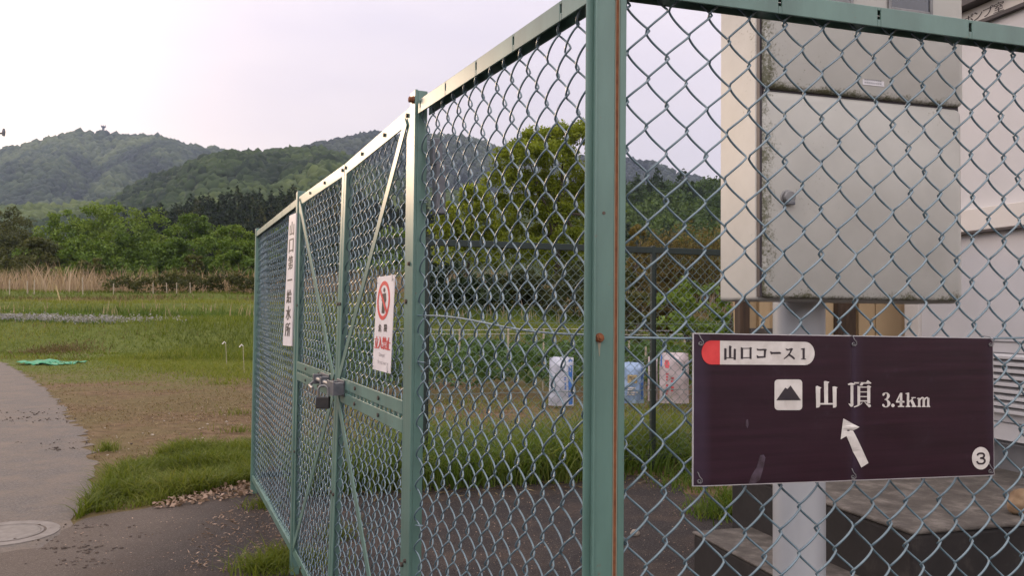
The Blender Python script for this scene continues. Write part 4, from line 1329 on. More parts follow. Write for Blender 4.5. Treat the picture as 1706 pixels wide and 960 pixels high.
# rock on the plinth
def rock(name, c, sx, sy, sz, seed, mat, label, cat):
    bm = bmesh.new()
    bmesh.ops.create_icosphere(bm, subdivisions=4, radius=1)
    for v in bm.verts:
        n = mnoise.noise(v.co * 1.3 + Vector((seed, 0, 0))) * 0.28 + mnoise.noise(v.co * 4 + Vector((0, seed, 0))) * 0.07
        v.co = Vector((v.co.x * sx, v.co.y * sy, v.co.z * sz)) * (1 + n) + Vector(c)
    me = bpy.data.meshes.new(name); bm.to_mesh(me); bm.free()
    me.polygons.foreach_set('use_smooth', [True] * len(me.polygons))
    return tag(link_mesh(name, me, mat), label, cat)
M['rock'] = simple_mat('brown_rock', [(0.3, (0.10, 0.06, 0.035)), (0.55, (0.22, 0.145, 0.085)), (0.75, (0.33, 0.25, 0.17))], 9, 0.9, bump_s=0.5, bump_d=0.01)
pk = on_z(1714, 858, 0.472)
rock('stone', (pk.x, pk.y, 0.472 + 0.045), 0.075, 0.07, 0.065, 2.0, M['rock'], 'rounded brown stone lying on the concrete foundation at the right edge', 'stone')
pk = on_z(1058, 893, 0.008)
rock('stone', (pk.x, pk.y, 0.022), 0.026, 0.024, 0.020, 5.0, simple_mat('pale_stone', [(0.3, (0.2, 0.17, 0.14)), (0.7, (0.32, 0.28, 0.24))], 40, 0.9), 'small pale stone on the dark asphalt just right of the corner post', 'stone')

# ------------------------------------------------------------------ vegetation generators
def unit(v):
    return v / (np.linalg.norm(v, axis=-1, keepdims=True) + 1e-9)

def cards(c, size, aspect=0.55, up=0.35, R=rng):
    """leaf-shaped quads at points c"""
    n = len(c)
    nrm = unit(R.normal(size=(n, 3)) + np.array([0, 0, up]))
    t = unit(np.cross(nrm, R.normal(size=(n, 3))))
    b = np.cross(nrm, t)
    s = np.broadcast_to(np.asarray(size), (n,))[:, None]
    k = s * aspect
    bend = nrm * s * 0.12
    v = np.stack([c - t * s * 0.5 - bend, c + b * k * 0.5, c + t * s * 0.5 - bend, c - b * k * 0.5], 1)
    return v.reshape(-1, 3), np.arange(n * 4).reshape(-1, 4)

def blades(p, h, w, lean, R=rng, nseg=3, droop=0.35):
    """arching grass blades rooted at p"""
    n = len(p)
    a = R.uniform(0, 2 * np.pi, n)
    d = np.stack([np.cos(a), np.sin(a), np.zeros(n)], 1)
    fa = R.uniform(0, 2 * np.pi, n)
    side = np.stack([np.cos(fa), np.sin(fa), np.zeros(n)], 1)
    h = np.broadcast_to(h, (n,)); w = np.broadcast_to(w, (n,)); L = np.broadcast_to(lean, (n,)) * R.uniform(0.3, 1.3, n)
    V = []
    for i in range(nseg + 1):
        t = i / nseg
        out = L * h * t ** 1.8
        up = h * (t - droop * np.minimum(L, 1.5) * t ** 2.5)
        c = p + d * out[:, None] + np.array([0, 0, 1.0]) * up[:, None]
        ww = w * (1 - t) ** 0.7 * 0.5 + 0.0004
        V += [c - side * ww[:, None], c + side * ww[:, None]]
    v = np.stack(V, 1)
    k = 2 * (nseg + 1)
    f = np.array([[2 * i, 2 * i + 1, 2 * i + 3, 2 * i + 2] for i in range(nseg)])
    f = (np.arange(n)[:, None, None] * k + f[None]).reshape(-1, 4)
    return v.reshape(-1, 3), f, k

def merge(parts):
    V, Fc, T = [], [], []
    b = 0
    for v, f, t in parts:
        V.append(v); Fc.append(f + b); T.append(t); b += len(v)
    return np.concatenate(V), np.concatenate(Fc), np.concatenate(T)

def in_poly(pts, poly):
    x, y = pts[:, 0], pts[:, 1]
    ins = np.zeros(len(pts), bool)
    j = len(poly) - 1
    for i in range(len(poly)):
        xi, yi = poly[i][0], poly[i][1]; xj, yj = poly[j][0], poly[j][1]
        c = ((yi > y) != (yj > y)) & (x < (xj - xi) * (y - yi) / (yj - yi + 1e-12) + xi)
        ins ^= c
        j = i
    return ins

def scatter(poly, n, R=rng):
    poly = [tuple(p)[:2] for p in poly]
    a = np.array(poly); lo, hi = a.min(0), a.max(0)
    out = np.zeros((0, 2))
    while len(out) < n:
        p = R.uniform(lo, hi, (n * 2, 2))
        out = np.concatenate([out, p[in_poly(p, poly)]])
    return out[:n]

def grass(name, xy, h, w, lean, mat, tint, label=None, z=None, nseg=3, droop=0.35, kind='stuff'):
    zz = ground_height(xy[:, 0], xy[:, 1]) if z is None else np.full(len(xy), z)
    p = np.column_stack([xy, zz - 0.005])
    v, f, k = blades(p, h, w, lean, nseg=nseg, droop=droop)
    return tag(np_mesh(name, v, f, mat, tint=np.repeat(tint, k)), label, None, kind=kind)

M['grass'] = leaf_mat('grass_blades', (0.068, 0.092, 0.014), (0.118, 0.155, 0.020), (0.20, 0.21, 0.055), 0.42)
M['tall_grass'] = leaf_mat('long_grass_blades', (0.045, 0.082, 0.013), (0.095, 0.158, 0.024), (0.19, 0.215, 0.06), 0.40)
M['straw'] = leaf_mat('dry_straw', (0.10, 0.070, 0.034), (0.19, 0.140, 0.072), (0.33, 0.265, 0.155), 0.2, 0.8)
M['reed'] = leaf_mat('dry_reed', (0.15, 0.105, 0.075), (0.29, 0.215, 0.165), (0.46, 0.365, 0.29), 0.35, 0.8)
M['crop'] = leaf_mat('crop_leaves', (0.035, 0.075, 0.024), (0.070, 0.130, 0.040), (0.115, 0.18, 0.06), 0.3)
M['bark'] = simple_mat('bark', [(0.3, (0.035, 0.026, 0.02)), (0.7, (0.085, 0.065, 0.05))], 9, 0.95, stretch=(2, 2, 0.4), bump_s=0.5, bump_d=0.02)
M['leaf_green'] = leaf_mat('broad_leaves', (0.036, 0.064, 0.012), (0.092, 0.155, 0.022), (0.165, 0.230, 0.038), 0.27)
M['leaf_dark'] = leaf_mat('dark_leaves', (0.010, 0.020, 0.008), (0.020, 0.038, 0.012), (0.045, 0.065, 0.020), 0.25)
M['leaf_yellow'] = leaf_mat('fresh_yellow_leaves', (0.105, 0.140, 0.014), (0.195, 0.240, 0.024), (0.27, 0.31, 0.048), 0.42)
M['leaf_olive'] = leaf_mat('olive_leaves', (0.035, 0.045, 0.016), (0.070, 0.078, 0.025), (0.12, 0.12, 0.045), 0.32)
M['leaf_autumn'] = leaf_mat('brownish_leaves', (0.075, 0.055, 0.02), (0.13, 0.10, 0.03), (0.19, 0.15, 0.055), 0.35)

def plant_mesh(lobes, n, size, R, flat=1.15, clump=0.30, per=26, tint_spread=0.16, base_tint=0.5, spread=0.12):
    """leaf clumps spread through a set of lobes (x,y,z,rx,rz): an uneven crown with gaps"""
    lob = np.array(lobes, float)
    wgt = lob[:, 3] ** 2 * lob[:, 4]
    wgt /= wgt.sum()
    nc = max(4, n // per)
    li = R.choice(len(lob), nc, p=wgt)
    d = unit(R.normal(size=(nc, 3)))
    d[:, 2] = np.where(d[:, 2] < -0.35, -d[:, 2], d[:, 2])
    rad = R.uniform(0.45, 1.0 + spread, nc) ** 0.6
    c = lob[li, :3] + d * rad[:, None] * np.stack([lob[li, 3], lob[li, 3], lob[li, 4]], 1)
    cr = lob[li, 3] * clump * R.uniform(0.6, 1.3, nc)
    lt = np.repeat(base_tint + R.normal(0, tint_spread, nc), per)
    off = unit(R.normal(size=(nc * per, 3))) * (R.uniform(0, 1, (nc * per, 1)) ** 0.5)
    off[:, 2] *= flat * 0.7
    p = np.repeat(c, per, 0) + off * np.repeat(cr, per)[:, None]
    sz = size * R.uniform(0.6, 1.4, len(p))
    v, f = cards(p, sz, R=R, up=0.7)
    return v, f, np.repeat(np.clip(lt + R.normal(0, 0.10, len(p)), 0, 1), 4)

def make_tree(name, label, cat, base, lobes, n, size, mat, seed, trunk_r, trunk_top, group=None, per=26, clump=0.32, limbs=6, base_tint=0.5):
    """lobes in coordinates relative to the base"""
    R = np.random.default_rng(seed)
    t = empty(name, base, label, cat, group)
    b = Vector(base)
    v, f, tt = plant_mesh(lobes, n, size, R, per=per, clump=clump, base_tint=base_tint)
    np_mesh('crown', v + np.array(base), f, mat, t, tint=tt)
    mb = MB()
    rs = random.Random(seed)
    top = Vector((rs.uniform(-.1, .1) * trunk_top, rs.uniform(-.1, .1) * trunk_top, trunk_top))
    mid = Vector((rs.uniform(-.06, .06) * trunk_top, 0, trunk_top * 0.5))
    mb.tube([b + Vector((0, 0, -0.2)), b + mid, b + top], [trunk_r, trunk_r * 0.8, trunk_r * 0.45], 8)
    for k in range(limbs):
        lb = lobes[(k * 3 + seed) % len(lobes)]
        s0 = mid.lerp(top, rs.random())
        e = Vector(lb[:3])
        m_ = s0.lerp(e, 0.5) + Vector((0, 0, -0.06 * (e - s0).length))
        mb.tube([b + s0, b + m_, b + e], [trunk_r * 0.42, trunk_r * 0.28, trunk_r * 0.10], 6)
    mb.build('trunk', M['bark'], t, smooth=True)
    return t

def round_lobes(w, h0, h1, seed, k=12, lx=0.36):
    rs = random.Random(seed)
    out = []
    for i in range(k):
        a = i * 2.399 + rs.uniform(-.4, .4)
        u = (i + 0.5) / k
        z = h0 + (h1 - h0) * (0.12 + 0.80 * u)
        rad = w * 0.5 * math.sqrt(max(0.05, 1 - (2 * max(u, 0.28) - 0.75) ** 2 * 0.8)) * 0.66
        r_ = w * lx * rs.uniform(0.65, 1.0) * (1 - 0.35 * u)
        out.append((math.cos(a) * rad * rs.uniform(0.5, 1), math.sin(a) * rad * rs.uniform(.5, 1), z - r_ * 0.2, r_, r_ * 0.72))
    return out

def picture_tree(name, label, cat, px, py_top, wpx, d, kind, seed, n=4200, leaf=0.34, base_up=0.12, group=None, k=12, bt=0.5, per=26, clump=0.32):
    """a tree standing at depth d whose top and width are known"""
    tp = at_depth(px, py_top, d)
    z0 = gz(tp.x, tp.y)
    H = tp.z - z0
    w = wpx / F_PX * d
    return make_tree(name, label, cat, (tp.x, tp.y, z0), round_lobes(w, H * base_up, H, seed, k), n, leaf, M[kind], seed, max(0.05, H * 0.022), H * 0.6, group, base_tint=bt, per=per, clump=clump)

# ------------------------------------------------------------------ wooded hills
def ico(sub):
    bm = bmesh.new()
    bmesh.ops.create_icosphere(bm, subdivisions=sub, radius=1)
    v = np.array([tuple(q.co) for q in bm.verts]); f = np.array([[q.index for q in p.verts] for p in bm.faces])
    bm.free()
    return v, f

def ridge_points(i, n, px0, px1, t0, t1, R):
    D, wf, wb = RD[i][:3]
    a0, a1 = (math.atan2(ray(px0, 300).x, ray(px0, 300).y), math.atan2(ray(px1, 300).x, ray(px1, 300).y))
    a = R.uniform(a0, a1, n)
    r = D - wf + wf * R.uniform(t0, t1, n)
    x, y = np.sin(a) * r, np.cos(a) * r
    z = ground_height(x, y)
    own = ridge_height(i, r, a) >= z - 0.5
    return x[own], y[own], z[own]

def patch_tint(x, y, sc, seed, R, lo=0.05, hi=0.95, jit=0.14):
    q = vnoise(x / sc, y / sc, seed) * 0.6 + vnoise(x / sc * 2.7, y / sc * 2.7, seed + 3) * 0.4
    return np.clip((lo + hi) / 2 + (hi - lo) * 0.9 * q + R.normal(0, jit, len(x)), 0, 1)

def blob_forest(name, label, i, n, px0, px1, t0, t1, rad, mat, seed, sc, sub=1):
    R = np.random.default_rng(seed)
    x, y, z = ridge_points(i, n, px0, px1, t0, t1, R)
    bv, bf = ico(sub)
    m_ = len(x)
    r_ = rad * R.uniform(0.6, 1.35, m_)
    ds = 1 + R.normal(0, 0.10 + 0.05 * sub, (m_, len(bv)))
    v = bv[None] * ds[:, :, None] * np.stack([r_, r_, r_ * R.uniform(0.8, 1.25, m_)], 1)[:, None, :]
    v = v + np.stack([x, y, z + r_ * 0.4], 1)[:, None, :]
    f = (np.arange(m_)[:, None, None] * len(bv) + bf[None]).reshape(-1, 3)
    t = patch_tint(x, y, sc, seed, R)
    return tag(np_mesh(name, v.reshape(-1, 3), f, mat, tint=np.repeat(t, len(bv)), smooth=True), label, None, kind='stuff')

def card_forest(name, label, i, n, px0, px1, t0, t1, rad, per, leaf, mat, seed, sc, conifer=0.0, lo=0.1, hi=0.9):
    R = np.random.default_rng(seed)
    x, y, z = ridge_points(i, n, px0, px1, t0, t1, R)
    m_ = len(x)
    tint = patch_tint(x, y, sc, seed, R, lo, hi)
    rr_ = rad * R.uniform(0.65, 1.3, m_)
    con = tint < conifer
    hgt = np.where(con, rr_ * 2.6, rr_ * 1.5)
    wid = np.where(con, rr_ * 0.62, rr_)
    d = unit(R.normal(size=(m_, per, 3)))
    d[:, :, 2] = np.abs(d[:, :, 2]) * 1.0 - 0.25
    q = R.uniform(0.75, 1.05, (m_, per, 1))
    lump = 1 + 0.22 * np.sin(d[:, :, :1] * 5 + R.uniform(0, 6, (m_, 1, 1))) * np.cos(d[:, :, 1:2] * 6 + R.uniform(0, 6, (m_, 1, 1)))
    d = d * q * lump
    cone = np.where(con[:, None], 1 - 0.75 * np.clip(d[:, :, 2], 0, 1), 1.0)
    p = np.stack([d[:, :, 0] * wid[:, None] * cone, d[:, :, 1] * wid[:, None] * cone, d[:, :, 2] * hgt[:, None] * 0.75], -1)
    p = p + np.stack([x, y, z + hgt * 0.28], 1)[:, None, :]
    p = p.reshape(-1, 3)
    v, f = cards(p, leaf * R.uniform(0.6, 1.4, len(p)), aspect=0.7, up=0.6, R=R)
    t = np.repeat(np.clip(np.repeat(tint, per) + R.normal(0, 0.08, len(p)), 0, 1), 4)
    return tag(np_mesh(name, v, f, mat, tint=t), label, None, kind='stuff')

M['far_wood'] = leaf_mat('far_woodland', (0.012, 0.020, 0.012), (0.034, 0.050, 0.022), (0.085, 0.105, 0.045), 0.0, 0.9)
M['shade_wood'] = leaf_mat('shaded_far_woodland', (0.007, 0.011, 0.009), (0.016, 0.024, 0.016), (0.040, 0.052, 0.028), 0.0, 0.9)  # far woodland darkened: this mountain's shade is put into the colours
M['mid_wood'] = leaf_mat('hillside_woodland', (0.014, 0.026, 0.011), (0.042, 0.066, 0.022), (0.105, 0.135, 0.044), 0.15, 0.9)
M['near_wood'] = leaf_mat('dark_hill_woodland', (0.010, 0.019, 0.009), (0.020, 0.034, 0.013), (0.10, 0.085, 0.028), 0.2, 0.8)
M['right_wood'] = leaf_mat('right_hill_woodland', (0.018, 0.034, 0.012), (0.042, 0.076, 0.020), (0.085, 0.13, 0.032), 0.25, 0.8)
blob_forest('mountain_forest', 'hazy wooded mountain with a tower on its summit', 0, 9500, -90, 560, 0.25, 1.06, 8.0, M['far_wood'], 21, 130)
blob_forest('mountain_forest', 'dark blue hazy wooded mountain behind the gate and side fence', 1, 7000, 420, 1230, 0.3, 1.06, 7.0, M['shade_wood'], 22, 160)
blob_forest('hillside_forest', 'mid green wooded ridge in front of the mountains', 2, 6500, -60, 800, 0.15, 1.0, 4.3, M['mid_wood'], 23, 75, sub=2)
card_forest('hillside_forest', 'dark conifer hill behind the left end of the fence', 3, 520, 120, 760, 0.10, 1.08, 4.2, 240, 0.95, M['near_wood'], 24, 28, conifer=0.62, lo=0.05, hi=0.75)
card_forest('hillside_forest', 'green wooded hill left of the cabinet', 4, 620, 930, 1260, 0.05, 1.08, 5.0, 200, 1.15, M['right_wood'], 25, 30, conifer=0.2)

# ------------------------------------------------------------------ trees beyond the fields
TL = [
    ('round_tree', 'grey-olive tree at the far left edge of the wood', 8, 343, 150, 112, 'leaf_olive', 0.45),
    ('round_tree', 'dull green tree low at the left edge under the mountain', 30, 392, 120, 100, 'leaf_olive', 0.35),
    ('broad_tree', 'broad fresh green tree forming the left shoulder of the wood', 108, 354, 130, 95, 'leaf_green', 0.72),
    ('broad_tree', 'tallest bright green tree at the top of the wood behind the dry grass', 172, 340, 150, 97, 'leaf_green', 0.78),
    ('broad_tree', 'wide green tree just right of the tallest one in the wood', 245, 350, 150, 95, 'leaf_green', 0.70),
    ('broad_tree', 'dark green round tree right of the middle of the wood', 320, 353, 110, 93, 'leaf_green', 0.42),
    ('broad_tree', 'mid green tree beside the far end post of the fence', 385, 372, 120, 90, 'leaf_green', 0.66),
    ('broad_tree', 'lower green tree in front of the left shoulder of the wood', 75, 398, 110, 84, 'leaf_olive', 0.55),
    ('broad_tree', 'shaded green tree low in the middle of the wood', 215, 392, 130, 86, 'leaf_green', 0.38),
    ('broad_tree', 'deep green tree low in the wood behind the conical shrub', 300, 402, 120, 84, 'leaf_green', 0.34),
    ('broad_tree', 'leafy green tree low in the wood left of the middle', 140, 396, 120, 85, 'leaf_green', 0.60),
    ('broad_tree', 'leafy green tree low in the wood next to the fence', 405, 398, 100, 82, 'leaf_green', 0.62),
]
for i, (nm, lb, px, py, w, d, kd, bt) in enumerate(TL):
    picture_tree(nm, lb, 'tree', px, py, w, d, kd, 100 + i, n=11000, leaf=0.33, base_up=0.05, group='trees of the wood', k=11, bt=bt, per=80, clump=0.42)
SH = [
    ('shrub', 'pale yellow-green shrub in front of the wood above the dry grass', 156, 428, 62, 66, 'leaf_olive', 0.80, 0.22),
    ('shrub', 'dark green shrub right of the pale one', 232, 433, 84, 68, 'leaf_green', 0.5, 0.22),
    ('conical_shrub', 'conical olive shrub standing alone at the right of the dry grass', 324, 416, 48, 58, 'leaf_olive', 0.60, 0.20),
    ('shrub', 'olive bush at the left end of the dry grass', 45, 430, 90, 68, 'leaf_olive', 0.65, 0.24),
    ('shrub', 'reddish-brown low bush near the end post of the fence', 392, 452, 60, 58, 'leaf_autumn', 0.25, 0.2),
]
for i, (nm, lb, px, py, w, d, kd, bt, lf) in enumerate(SH):
    picture_tree(nm, lb, 'shrub', px, py, w, d, kd, 140 + i, n=2200, leaf=lf, base_up=0.0, k=9, bt=bt)
# woods seen through the mesh of the gates and side panel
GL = [(455, 372, 130, 92), (520, 378, 130, 95), (590, 374, 140, 98), (660, 380, 130, 90), (725, 400, 120, 84), (560, 420, 130, 70), (650, 430, 120, 66), (480, 430, 110, 68)]
for i, (px, py, w, d) in enumerate(GL):
    picture_tree('broad_tree', ['dark tree seen through the far fence panel', 'dark tree seen through the farther gate leaf below the conifers', 'dark tree seen through the nearer gate leaf beside its brace', 'dark tree seen through the mesh beside the gate post', 'dark tree seen through the side panel just right of the gate post', 'low dark tree behind the upper part of the gates', 'low dark tree behind the warning sign', 'low dark tree behind the name board'][i], 'tree', px, py, w, d, 'leaf_dark' if i % 3 else 'leaf_green', 160 + i, n=3000, leaf=0.46, base_up=0.02, k=12, bt=0.55)

# tall fresh-leaved tree behind the compound
def px_lobes(d, base, items, R):
    out = []
    for px, py, r_ in items:
        p = at_depth(px, py, d)
        w = r_ / F_PX * d
        out.append((p.x - base[0], R.uniform(-1.6, 1.6), p.z - base[2], w, w * 0.9))
    return out
Rt = np.random.default_rng(5)
bd = 42
bp = at_depth(935, 500, bd); bb = (bp.x, bp.y, gz(bp.x, bp.y))
big = px_lobes(bd, bb, [(888, 232, 27), (862, 248, 24), (915, 238, 26), (940, 232, 24), (968, 238, 26), (995, 255, 26), (845, 272, 26), (880, 275, 30), (925, 275, 32), (965, 285, 30), (830, 300, 24), (860, 312, 28), (905, 318, 32), (950, 325, 32), (995, 310, 30), (835, 342, 26), (875, 352, 30), (920, 362, 32), (965, 365, 30), (1005, 355, 28), (840, 425, 32), (890, 432, 34), (940, 440, 34), (990, 436, 32), (850, 385, 28), (900, 395, 26), (945, 402, 26), (1015, 400, 24)], Rt)
make_tree('tall_tree', 'tall yellow-green tree with an airy crown behind the side fence, beside the corner post', 'tree', bb, big, 54000, 0.155, M['leaf_yellow'], 51, 0.22, 6.5, per=22, clump=0.34, limbs=16, base_tint=0.45)
bp = at_depth(775, 480, 40); bb = (bp.x, bp.y, gz(bp.x, bp.y))
sm = px_lobes(40, bb, [(800, 318, 16), (790, 335, 22), (772, 352, 20), (750, 365, 20), (735, 382, 18), (800, 365, 26), (770, 392, 26), (745, 405, 22), (808, 400, 28), (780, 425, 28), (750, 432, 22), (815, 440, 26)], Rt)
make_tree('young_tree', 'smaller yellow-green tree left of the tall one, seen through the side fence', 'tree', bb, sm, 12000, 0.18, M['leaf_yellow'], 52, 0.10, 3.2, per=20, clump=0.45, limbs=8, base_tint=0.6)
BU = [
    ('bush', 'dark bush in deep shade under the tall tree, left one', 790, 462, 120, 36, 'leaf_dark', 0.6, 0.20),
    ('bush', 'dark bush in deep shade under the tall tree, middle one', 870, 455, 130, 37, 'leaf_olive', 0.15, 0.20),
    ('bush', 'green bush under the right half of the tall tree', 955, 432, 140, 36, 'leaf_olive', 0.3, 0.18),
    ('bush', 'dark bush just right of the gate post, behind the back fence', 728, 452, 90, 36, 'leaf_dark', 0.3, 0.2),
    ('bush', 'yellow-brown bush just right of the corner post, above the back fence rail', 1062, 362, 70, 30, 'leaf_autumn', 0.75, 0.16),
    ('bush', 'brown leafless-looking bush behind the back fence, left of the cabinet', 1118, 432, 90, 26, 'leaf_autumn', 0.1, 0.16),
    ('bush', 'rounded mid green bush behind the back fence post, left of the cabinet', 1158, 450, 150, 11.5, 'leaf_green', 0.72, 0.075),
    ('bush', 'low green bush at the foot of the beige shed behind the back fence', 1215, 480, 80, 10.5, 'leaf_green', 0.55, 0.07),
    ('bush', 'olive bush behind the corner post at the back fence', 1045, 440, 90, 17, 'leaf_olive', 0.6, 0.11),
]
for i, (nm, lb, px, py, w, d, kd, bt, lf) in enumerate(BU):
    picture_tree(nm, lb, 'bush', px, py, w, d, kd, 180 + i, n=3600, leaf=lf, base_up=0.0, k=12, bt=bt)
# bamboo grove, feathery and yellowish
for i, (px, py, w) in enumerate(((1085, 378, 60), (1130, 368, 70), (1180, 372, 80))):
    R = np.random.default_rng(200 + i)
    tp = at_depth(px, py, 48); z0 = gz(tp.x, tp.y); H = tp.z - z0; wd = w / F_PX * 48
    e = empty('bamboo_clump', (tp.x, tp.y, z0), ['feathery bamboo clump nearest the corner post', 'feathery bamboo clump in the middle, above the back fence post', 'feathery bamboo clump beside the cabinet'][i], 'bamboo')
    mb = MB(); P = []
    for k in range(34):
        a, q = R.uniform(0, 6.28), R.uniform(0, 1) ** 0.5
        b0 = Vector((tp.x + math.cos(a) * q * wd * .45, tp.y + math.sin(a) * q * wd * .4, z0))
        hh = H * R.uniform(0.75, 1.0)
        l_ = Vector((R.normal(0, .06), R.normal(0, .06), 1)) * hh
        b1 = b0 + l_ + Vector((R.normal(0, .25), 0, -0.05 * hh))
        mb.tube([b0, b0 + l_ * 0.6, b1], [0.03, 0.022, 0.006], 5)
        for t in R.uniform(0.25, 1.0, 70):
            c = np.array(b0 + l_ * 0.6 * (t / 0.6) if t < 0.6 else (b0 + l_ * 0.6).lerp(b1, (t - 0.6) / 0.4))
            P.append(c + R.normal(0, 0.22, 3))
    mb.build('culms', M['leaf_autumn'], e)
    v, f = cards(np.array(P), 0.34 * R.uniform(0.6, 1.3, len(P)), aspect=0.16, up=0.1, R=R)
    np_mesh('foliage', v, f, M['leaf_autumn'], e, tint=np.repeat(np.clip(R.normal(0.62, 0.2, len(P)), 0, 1), 4))

# ------------------------------------------------------------------ fields and banks
def pxy(pts, z=0.0):
    return [tuple(on_z(*p, z))[:2] for p in pts]
def strip(y0, y1, n, x0=-0.72, x1=0.9, R=rng):
    """points between two depths over the width of the view"""
    y = R.uniform(y0, y1, n)
    return np.column_stack([y * R.uniform(x0, x1, n), y])

# near grass beside the forecourt
patch = [on_z(*p) for p in [(118, 872), (150, 856), (200, 852), (255, 843), (310, 832), (345, 824), (400, 808), (440, 796), (440, 740), (405, 744), (370, 752), (300, 748), (262, 762), (215, 780), (180, 800), (155, 835)]]
xy = scatter(patch, 15000)
cl = vnoise(xy[:, 0] * 3.2, xy[:, 1] * 3.2, 9)
keep = (cl + rng.normal(0, 0.35, len(xy))) > -0.55
xy, cl = xy[keep], cl[keep]
front = np.array([(p.x, p.y) for p in patch])
grass('grass_patch', xy, rng.uniform(0.05, 0.16, len(xy)) * (1.05 + 0.75 * cl), rng.uniform(0.005, 0.010, len(xy)), 1.0, M['grass'], np.clip(0.45 + 0.30 * vnoise(xy[:, 0] * 2.6, xy[:, 1] * 2.6, 4) + rng.normal(0, 0.24, len(xy)), 0, 1), 'fresh green grass growing along the edge of the dark forecourt')
# tufts on the dirt
for k, (px, py, n, r_) in enumerate([(178, 752, 160, .14), (275, 760, 120, .15), (372, 640, 160, .5), (400, 720, 120, .25), (435, 955, 420, .18), (500, 945, 480, .20), (470, 935, 200, .12), (440, 848, 160, .12), (395, 690, 100, .3), (560, 900, 240, 0.12)]):
    c = on_z(px, py)
    a, q = rng.uniform(0, 6.28, n), np.abs(rng.normal(0, 0.6, n))
    xy = np.column_stack([c.x + np.cos(a) * q * r_, c.y + np.sin(a) * q * r_ * 0.8])
    grass('grass_tuft', xy, rng.uniform(0.05, 0.15, n), rng.uniform(0.004, 0.007, n), 0.9, M['grass'], np.clip(rng.normal(0.45, 0.2, n), 0, 1), 'small tuft of green grass on the bare ground')
# mown straw over the dirt
xy = strip(6.2, 21.5, 60000, -0.66, 0.0)
road_poly = [(e.x, e.y) for e in edge] + [(-3, 2), (-60, 2), (-60, edge[0].y)]
xy = xy[~in_poly(xy, road_poly)]
q = vnoise(xy[:, 0] * 0.7, xy[:, 1] * 0.9, 12) + 0.5 * vnoise(xy[:, 0] * 2.2, xy[:, 1] * 2.4, 13)
xy = xy[(q + rng.normal(0, 0.5, len(xy))) > -0.25]
gm = sstep(11.0, 17.0, xy[:, 1] + 2.0 * vnoise(xy[:, 0] * 0.5, xy[:, 1] * 0.4, 17))
isg = rng.random(len(xy)) < gm * 0.8
grass('mown_straw', xy[~isg], rng.uniform(0.02, 0.055, (~isg).sum()), rng.uniform(0.006, 0.012, (~isg).sum()), 2.2, M['straw'], np.clip(rng.normal(0.42, 0.2, (~isg).sum()), 0, 1), 'dry mown straw lying on the bare field', nseg=2)
grass('short_grass', xy[isg], rng.uniform(0.03, 0.07, isg.sum()), rng.uniform(0.007, 0.014, isg.sum()), 1.2, M['grass'], np.clip(rng.normal(0.55, 0.2, isg.sum()), 0, 1), 'short green grass growing back on the mown field', nseg=2)
# brighter strip below the bank
xy = scatter([on_z(*p) for p in [(200, 612), (440, 640), (440, 588), (300, 588), (170, 600)]], 11000)
xy = xy + rng.normal(0, 0.35, xy.shape)
grass('short_grass', xy, rng.uniform(0.06, 0.15, len(xy)), rng.uniform(0.012, 0.02, len(xy)), 0.9, M['grass'], np.clip(rng.normal(0.72, 0.18, len(xy)), 0, 1), 'bright green grass strip at the foot of the grass bank', nseg=2)
# the bank
xy = strip(20.3, 28.0, 46000)
q = vnoise(xy[:, 0] * 0.45, xy[:, 1] * 0.6, 31)
hgt = rng.uniform(0.08, 0.30, len(xy)) * (1 + 0.55 * q) * (0.55 + 0.75 * sstep(-0.52, -0.40, xy[:, 0] / xy[:, 1]))
grass('bank_grass', xy, hgt, rng.uniform(0.014, 0.026, len(xy)), 0.8, M['grass'], np.clip(0.62 - 0.34 * sstep(-0.5, -0.38, xy[:, 0] / xy[:, 1]) + 0.42 * q + 0.2 * vnoise(xy[:, 0] * 1.4, xy[:, 1] * 1.6, 33) + rng.normal(0, 0.2, len(xy)), 0, 1), 'green grass bank rising beyond the mown field', nseg=2)
xy = strip(28, 34.5, 16000)
grass('terrace_grass', xy, rng.uniform(0.10, 0.22, len(xy)), rng.uniform(0.02, 0.035, len(xy)), 0.7, M['grass'], np.clip(rng.normal(0.55, 0.15, len(xy)), 0, 1), 'grass on the terrace around the pale flowers', nseg=2)
xy = strip(34.0, 41.5, 24000)
grass('terrace_grass', xy, rng.uniform(0.10, 0.30, len(xy)), rng.uniform(0.025, 0.04, len(xy)), 0.7, M['grass'], np.clip(0.42 + 0.38 * sstep(35.5, 36.5, xy[:, 1]) + rng.normal(0, 0.15, len(xy)), 0, 1), 'grass of the second bank behind the pale flowers', nseg=2)  # tint lower on the bank face, brighter on the flat: shading by colour
xy = strip(43.2, 46.5, 11000)
grass('terrace_grass', xy, rng.uniform(0.10, 0.28, len(xy)), rng.uniform(0.03, 0.045, len(xy)), 0.7, M['grass'], np.clip(0.30 + 0.35 * vnoise(xy[:, 0] * .3, xy[:, 1] * .5, 41) + rng.normal(0, 0.15, len(xy)), 0, 1), 'patchy grass in front of the dry reeds', nseg=2)
xy = strip(20.3, 27.0, 5000)
xy = xy[(vnoise(xy[:, 0] * 0.35, xy[:, 1] * 0.5, 36) + 0.5 * (xy[:, 0] / xy[:, 1] < -0.5) + rng.normal(0, .2, len(xy))) > 0.25]
grass('dry_bank_grass', xy, rng.uniform(0.06, 0.2, len(xy)), rng.uniform(0.014, 0.024, len(xy)), 1.0, M['straw'], np.clip(rng.normal(0.25, 0.18, len(xy)), 0, 1), 'withered brownish patches on the grass bank', nseg=2)
xy = strip(41.2, 43.9, 26000)
xy = xy[(vnoise(xy[:, 0] * 0.25, xy[:, 1] * 0.4, 46) + rng.normal(0, .3, len(xy))) > -0.35]
